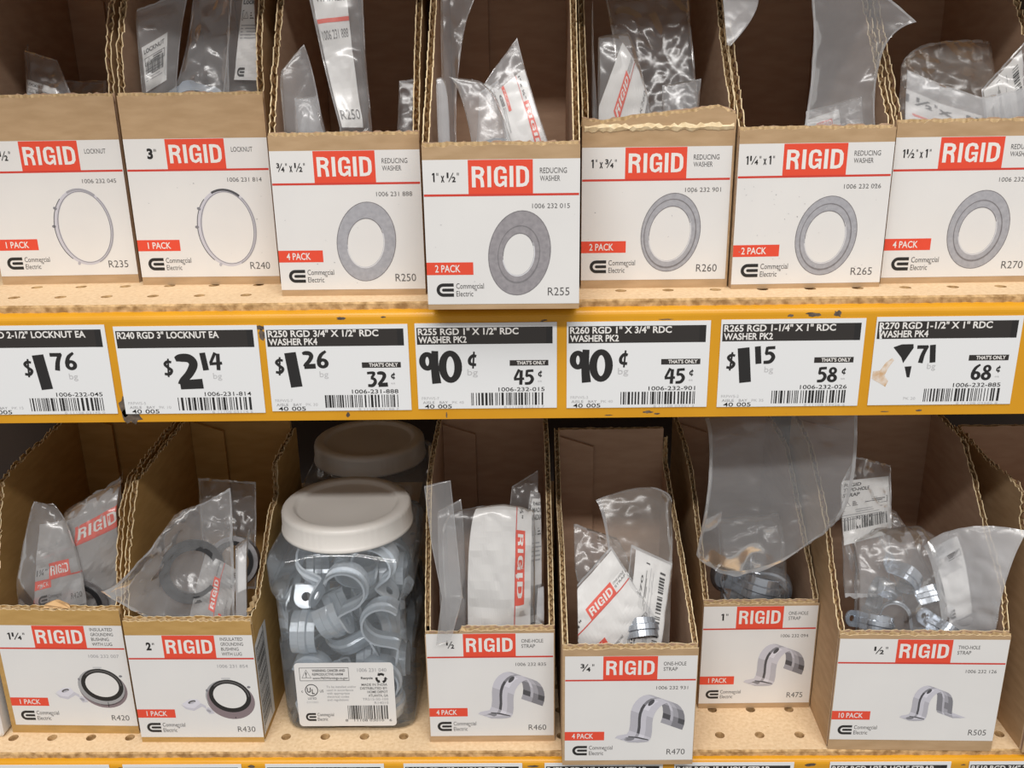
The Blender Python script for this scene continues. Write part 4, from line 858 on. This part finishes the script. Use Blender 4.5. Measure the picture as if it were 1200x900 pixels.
make_bag('bagged_washer', 'rolled bag with slanted red and black print in the torn-lip carton', CAT, 'R260', [[(690, 46, 20), (736, 38, 22)], [(694, 90, 14), (752, 84, 18)], [(700, 195, 10), (775, 190, 12)]], 7, 1.0, 17, FILM,
         inserts=[(front_art('1" x \u00be"', ['REDUCING', 'WASHER'], 'R260', red_top=.5), (40, 60), ((.02, .75), (.75, .20), (.30, 1.2)))])
make_bag('bagged_washer', 'large clear crumpled bag filling the back of the torn-lip carton', CAT, 'R260', [[(705, -15, 60), (806, -15, 60)], [(720, 60, 44), (812, 60, 44)], [(730, 190, 24), (826, 190, 24)]], 8, 2.6, 18, FILM_THIN)
make_bag('bagged_washer', 'clear film strip hugging the left wall of the torn-lip carton', CAT, 'R260', [[(678, 10, 26), (692, 0, 30)], [(684, 190, 10), (704, 190, 12)]], 2, .8, 19, FILM)
make_bag('bagged_washer', 'folded clear bag curl low on the right of the torn-lip carton', CAT, 'R260', [[(776, 100, 16), (822, 92, 20)], [(776, 175, 12), (815, 175, 14)]], 8, 1.2, 20, FILM)
make_bag('paper_slip', 'white bag corner poking up between the two cartons at upper right', 'bag corner', 'R265', [[(846, -25, 40), (884, -15, 40)], [(848, 10, 34), (886, 12, 34)], [(852, 52, 26), (856, 54, 26)]], 1, .4, 21, FILM_MILK, free=True, layers=(1, -1))
make_bag('bagged_washer', 'tall sheet of clear film folding over the right wall, second carton from right', CAT, 'R265', [[(948, -25, 24), (1008, -22, 26), (1074, 26, 20)], [(952, 80, 20), (1000, 84, 24), (1030, 74, 20)], [(932, 190, 12), (980, 195, 14), (1030, 190, 12)]], 4, 1.4, 22, FILM, free=True)
make_bag('bagged_washer', 'low clear bag with a red speck in the second carton from right', CAT, 'R265', [[(945, 130, 26), (1020, 110, 30)], [(940, 205, 14), (1025, 205, 16)]], 6, 1.6, 23, FILM, inserts=[(front_art('1\u00bc" x 1"', ['WASHER'], 'R265'), (40, 60), ((.0, .15), (.5, .10), (.05, .9)))])
make_bag('bagged_washer', 'white crumpled bag with bold black size print in the rightmost upper carton', CAT, 'R270', [[(1060, 80, 16), (1100, 98, 12), (1150, 114, 9), (1215, 100, 14)], [(1046, 215, 7), (1090, 220, 7), (1140, 220, 7), (1215, 215, 7)]], 4, 1.2, 24, FILM_MILK, 
         inserts=[(strip_art([(47, '1\u00bd" x 1"', 8, 1), (33, None, 2.4, 0), (20, 'REDUCING', 4, 1), (12, 'WASHER', 4, 1)], 44, 60), (44, 60), ((.02, .16), (.70, .20), (.04, .62)))])
make_bag('bagged_washer', 'printed strip slanting up at the right edge of the rightmost upper carton', CAT, 'R270', [[(1150, 105, 26), (1205, 44, 30)], [(1160, 190, 14), (1222, 150, 18)]], 3, 1.0, 25, FILM_THIN, inserts=[(back_art(['RIGID', 'REDUCING', 'WASHER'], 8, 30, 60), (30, 60), ((.05, .95), (.05, .05), (.85, .95)))])
make_bag('bagged_washer', 'dim film behind the white crumpled bag in the rightmost upper carton', CAT, 'R270', [[(1056, 78, 60), (1090, 52, 64), (1170, 50, 64)], [(1050, 180, 30), (1100, 180, 30), (1170, 180, 30)]], 5, 2.0, 26, FILM_WARM)

BC = 'bagged bushing'
make_bag('bagged_bushing', 'large clear bag showing a red name band in the ochre left carton', CAT, 'R420', [[(76, 600, 44), (152, 555, 52)], [(60, 660, 30), (156, 640, 36)], [(20, 790, 26), (150, 790, 30)]], 9, 1.9, 31, FILM,
         inserts=[(front_art('1\u00bc"', ['BUSHING', 'WITH LUG'], 'R420', red_top=.60, paper=PRINTFILM), (40, 60), ((-.20, .14), (1.12, .02), (-.02, .92)))], hardware=[('bushing', .45, .72, (65, 10, 15), .9, CAST)])
make_bag('bagged_bushing', 'clear bag with a pointed peak at the left of the ochre left carton', CAT, 'R420', [[(40, 588, 30), (62, 590, 36)], [(25, 650, 22), (92, 655, 26)], [(6, 790, 8), (110, 790, 10)]], 8, 2.2, 32, FILM,
         inserts=[(front_art('1\u00bc"', [], 'R420', red_top=.30, paper=PRINTFILM), (40, 60), ((.30, .28), (1.0, .22), (.30, .78)))])
make_bag('bagged_bushing', 'silvery clear bag with dark ring spilling over the left wall of its carton', CAT, 'R430', [[(205, 603, 34), (240, 588, 40), (270, 572, 44)], [(150, 672, 0), (215, 650, 28), (274, 655, 30)], [(118, 692, -2), (215, 745, 8), (276, 760, 8)]], 6, 1.8, 33, FILM, free=True, freq=.07,
         inserts=[(front_art('2"', ['BUSHING'], 'R430', red_top=.42, paper=PRINTFILM), (40, 60), ((.55, .92), (.72, .50), (.88, .99)))], hardware=[('bushing', .60, .62, (58, 0, -16), .95, RUBBER)])
make_bag('bagged_bushing', 'milky bag with recycling print along the right wall of the 2 inch carton', CAT, 'R430', [[(276, 640, 36), (310, 618, 40)], [(276, 680, 22), (303, 672, 26)], [(276, 780, 8), (300, 780, 10)]], 4, 1.0, 34, FILM_MILK,
         inserts=[(back_art(['MADE IN INDIA', 'DISTRIBUTED BY'], 4, 30, 60, False, False), (30, 60), ((.1, .06), (.95, .02), (.1, .6)))])
make_bag('bagged_bushing', 'dim clear bag standing at the back of the 2 inch carton', CAT, 'R430', [[(232, 560, 80), (300, 565, 80)], [(240, 690, 50), (300, 690, 50)]], 8, 2.5, 35, FILM_THIN, hardware=[('bushing', .6, .75, (40, 0, 40), .8, CAST)])
make_bag('bagged_straps', 'bulging white-printed bag with a red name band beside the jar', CAT, 'R460', [[(530, 600, 22), (585, 592, 24), (632, 600, 26)], [(512, 660, 16), (580, 655, 15), (630, 660, 18)], [(515, 790, 12), (580, 800, 12), (630, 790, 13)]], 12, 1.3, 36, FILM_THIN,
         inserts=[(front_art('\u00bd"', ['ONE-HOLE', 'STRAP'], 'R460', red_top=.70, plain=True), (40, 60), ((.90, .02), (.90, .92), (.26, .02)))])
make_bag('bagged_straps', 'translucent sealed bag edge hanging out over the carton beside the jar', CAT, 'R460', [[(497, 570, 12), (528, 563, 14)], [(506, 640, 4), (536, 640, 6)], [(518, 700, -5), (542, 700, -3)], [(511, 757, -6), (528, 752, -5)]], 2, 1.5, 37, FILM, free=True)
make_bag('bagged_straps', 'crumpled clear film behind the hanging sealed edge', CAT, 'R460', [[(490, 610, 22), (540, 585, 26)], [(500, 660, 14), (545, 660, 16)], [(508, 790, 7), (545, 790, 8)]], 5, 2.0, 38, FILM)
make_bag('bagged_straps', 'bag with black small print leaning on the right wall near the bulging bag', CAT, 'R460', [[(622, 575, 44), (642, 580, 46)], [(616, 640, 30), (644, 640, 34)], [(612, 780, 10), (646, 780, 14)]], 4, 1.0, 39, FILM, inserts=[(back_art(['R460', 'MADE IN', 'INDIA'], 6, 20, 60), (20, 60), ((.15, .12), (.95, .10), (.05, .95)))])
make_bag('bagged_straps', 'clear film sheet standing at the back of the carton beside the jar', CAT, 'R460', [[(600, 570, 60), (640, 545, 64)], [(590, 660, 40), (640, 650, 44)]], 4, 2.0, 40, FILM_THIN)
make_bag('bagged_straps', 'white bag scrap poking over the right wall beside the tallest front carton', CAT, 'R460', [[(630, 690, 10), (653, 680, 12)], [(628, 730, 6), (650, 735, 7)]], 2, .8, 41, FILM_MILK)
make_bag('bagged_straps', 'bag with slanted red name band in the left of the overhanging lower carton', CAT, 'R470', [[(652, 712, 22), (716, 640, 34)], [(700, 795, 8), (768, 722, 22)]], 8, 1.2, 42, FILM_THIN,
         inserts=[(front_art('\u00be"', ['ONE-HOLE', 'STRAP'], 'R470', red_top=.58), (40, 60), ((.02, .04), (.98, .04), (.02, .98)))], hardware=[('strap', .6, .95, (50, 20, 30), .8)])
make_bag('bagged_straps', 'bag with steep black lettering at the right of the overhanging lower carton', CAT, 'R470', [[(722, 790, 8), (740, 638, 36)], [(770, 800, 8), (788, 660, 38)]], 6, 1.0, 43, FILM_THIN,
         inserts=[(back_art(['RIGID', 'ONE-HOLE', 'STRAP R470'], 7, 30, 60), (30, 60), ((.05, .12), (.98, .12), (.05, .98)))])
make_bag('bagged_straps', 'large clear bag top standing behind the printed bags, its flap square', CAT, 'R470', [[(698, 586, 60), (768, 572, 66), (790, 606, 66)], [(712, 640, 46), (760, 640, 48), (788, 650, 50)], [(720, 760, 24), (760, 770, 24), (784, 760, 26)]], 5, 1.4, 44, FILM_WARM)
make_bag('bagged_straps', 'clear crumpled film low in the middle of the overhanging lower carton', CAT, 'R470', [[(660, 610, 70), (722, 630, 66)], [(680, 700, 48), (745, 690, 48)], [(690, 790, 40), (750, 790, 40)]], 6, 2.4, 45, FILM, hardware=[('strap', .5, .9, (20, 30, 60), .8)])
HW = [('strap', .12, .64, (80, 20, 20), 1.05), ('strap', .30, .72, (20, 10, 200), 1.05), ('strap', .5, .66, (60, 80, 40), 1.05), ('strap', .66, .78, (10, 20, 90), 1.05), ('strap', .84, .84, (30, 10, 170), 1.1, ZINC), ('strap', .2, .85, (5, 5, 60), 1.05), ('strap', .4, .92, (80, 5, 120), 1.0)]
make_bag('bag_of_straps', 'big clear bag slumped over the wall to the right, dark straps in its bottom', CAT, 'R475', [[(820, 480, 30), (920, 470, 14), (1004, 474, -6)], [(832, 540, 4), (915, 560, 0), (1000, 560, -14)], [(816, 650, 8), (880, 672, 2), (980, 612, -20)]], 9, 3.4, 46, FILM, free=True, freq=.032)
make_bag('bag_of_straps', 'clear bag of loose zinc straps behind the low front of the set-back carton', CAT, 'R475', [[(818, 610, 50), (945, 600, 50)], [(822, 660, 30), (948, 655, 30)], [(826, 770, 10), (950, 770, 10)]], 20, 2.0, 47, FILM_THIN, hardware=HW)
make_bag('bagged_straps', 'bag with barcode print leaning on the left wall of the wide carton', CAT, 'R505', [[(1004, 535, 62), (1044, 545, 66)], [(978, 600, 46), (1044, 610, 50)], [(985, 700, 24), (1042, 700, 28)]], 5, 1.8, 48, FILM_THIN,
         inserts=[(back_art(['RIGID', 'TWO-HOLE', 'STRAP'], 3, 36, 50, True, False), (36, 50), ((.02, .25), (.95, .12), (.10, .72)))])
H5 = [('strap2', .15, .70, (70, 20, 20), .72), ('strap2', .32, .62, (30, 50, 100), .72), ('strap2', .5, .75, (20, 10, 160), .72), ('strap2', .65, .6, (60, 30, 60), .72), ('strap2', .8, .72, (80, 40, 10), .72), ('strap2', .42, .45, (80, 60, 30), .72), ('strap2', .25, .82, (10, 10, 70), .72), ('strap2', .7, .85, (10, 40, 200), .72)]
make_bag('bag_of_straps', 'clear bag of bluish two-hole straps lying in the wide carton', CAT, 'R505', [[(985, 640, 40), (1060, 620, 46), (1110, 640, 44)], [(990, 690, 24), (1060, 680, 26), (1120, 690, 26)], [(988, 820, 8), (1060, 820, 8), (1130, 820, 8)]], 18, 2.2, 49, FILM, hardware=H5, freq=.06)
make_bag('bagged_straps', 'pinkish white bag flopping over the right wall of the wide carton', CAT, 'R505', [[(1082, 640, 34), (1130, 618, 26), (1204, 622, 16)], [(1098, 690, 20), (1140, 680, 16), (1176, 692, 6)], [(1110, 790, 8), (1145, 790, 7), (1164, 775, 6)]], 3, 1.7, 50, FILM_MILK, free=True,
         inserts=[(back_art(['RIGID', 'STRAP'], 9, 30, 60, False), (30, 60), ((.05, .15), (.40, .10), (.1, .75)))])
make_bag('bagged_straps', 'shiny clear film twist across the middle of the wide carton', CAT, 'R505', [[(1010, 590, 70), (1050, 600, 70)], [(1040, 655, 54), (1080, 650, 56)], [(1070, 740, 44), (1120, 740, 46)]], 4, 2.0, 51, FILM)
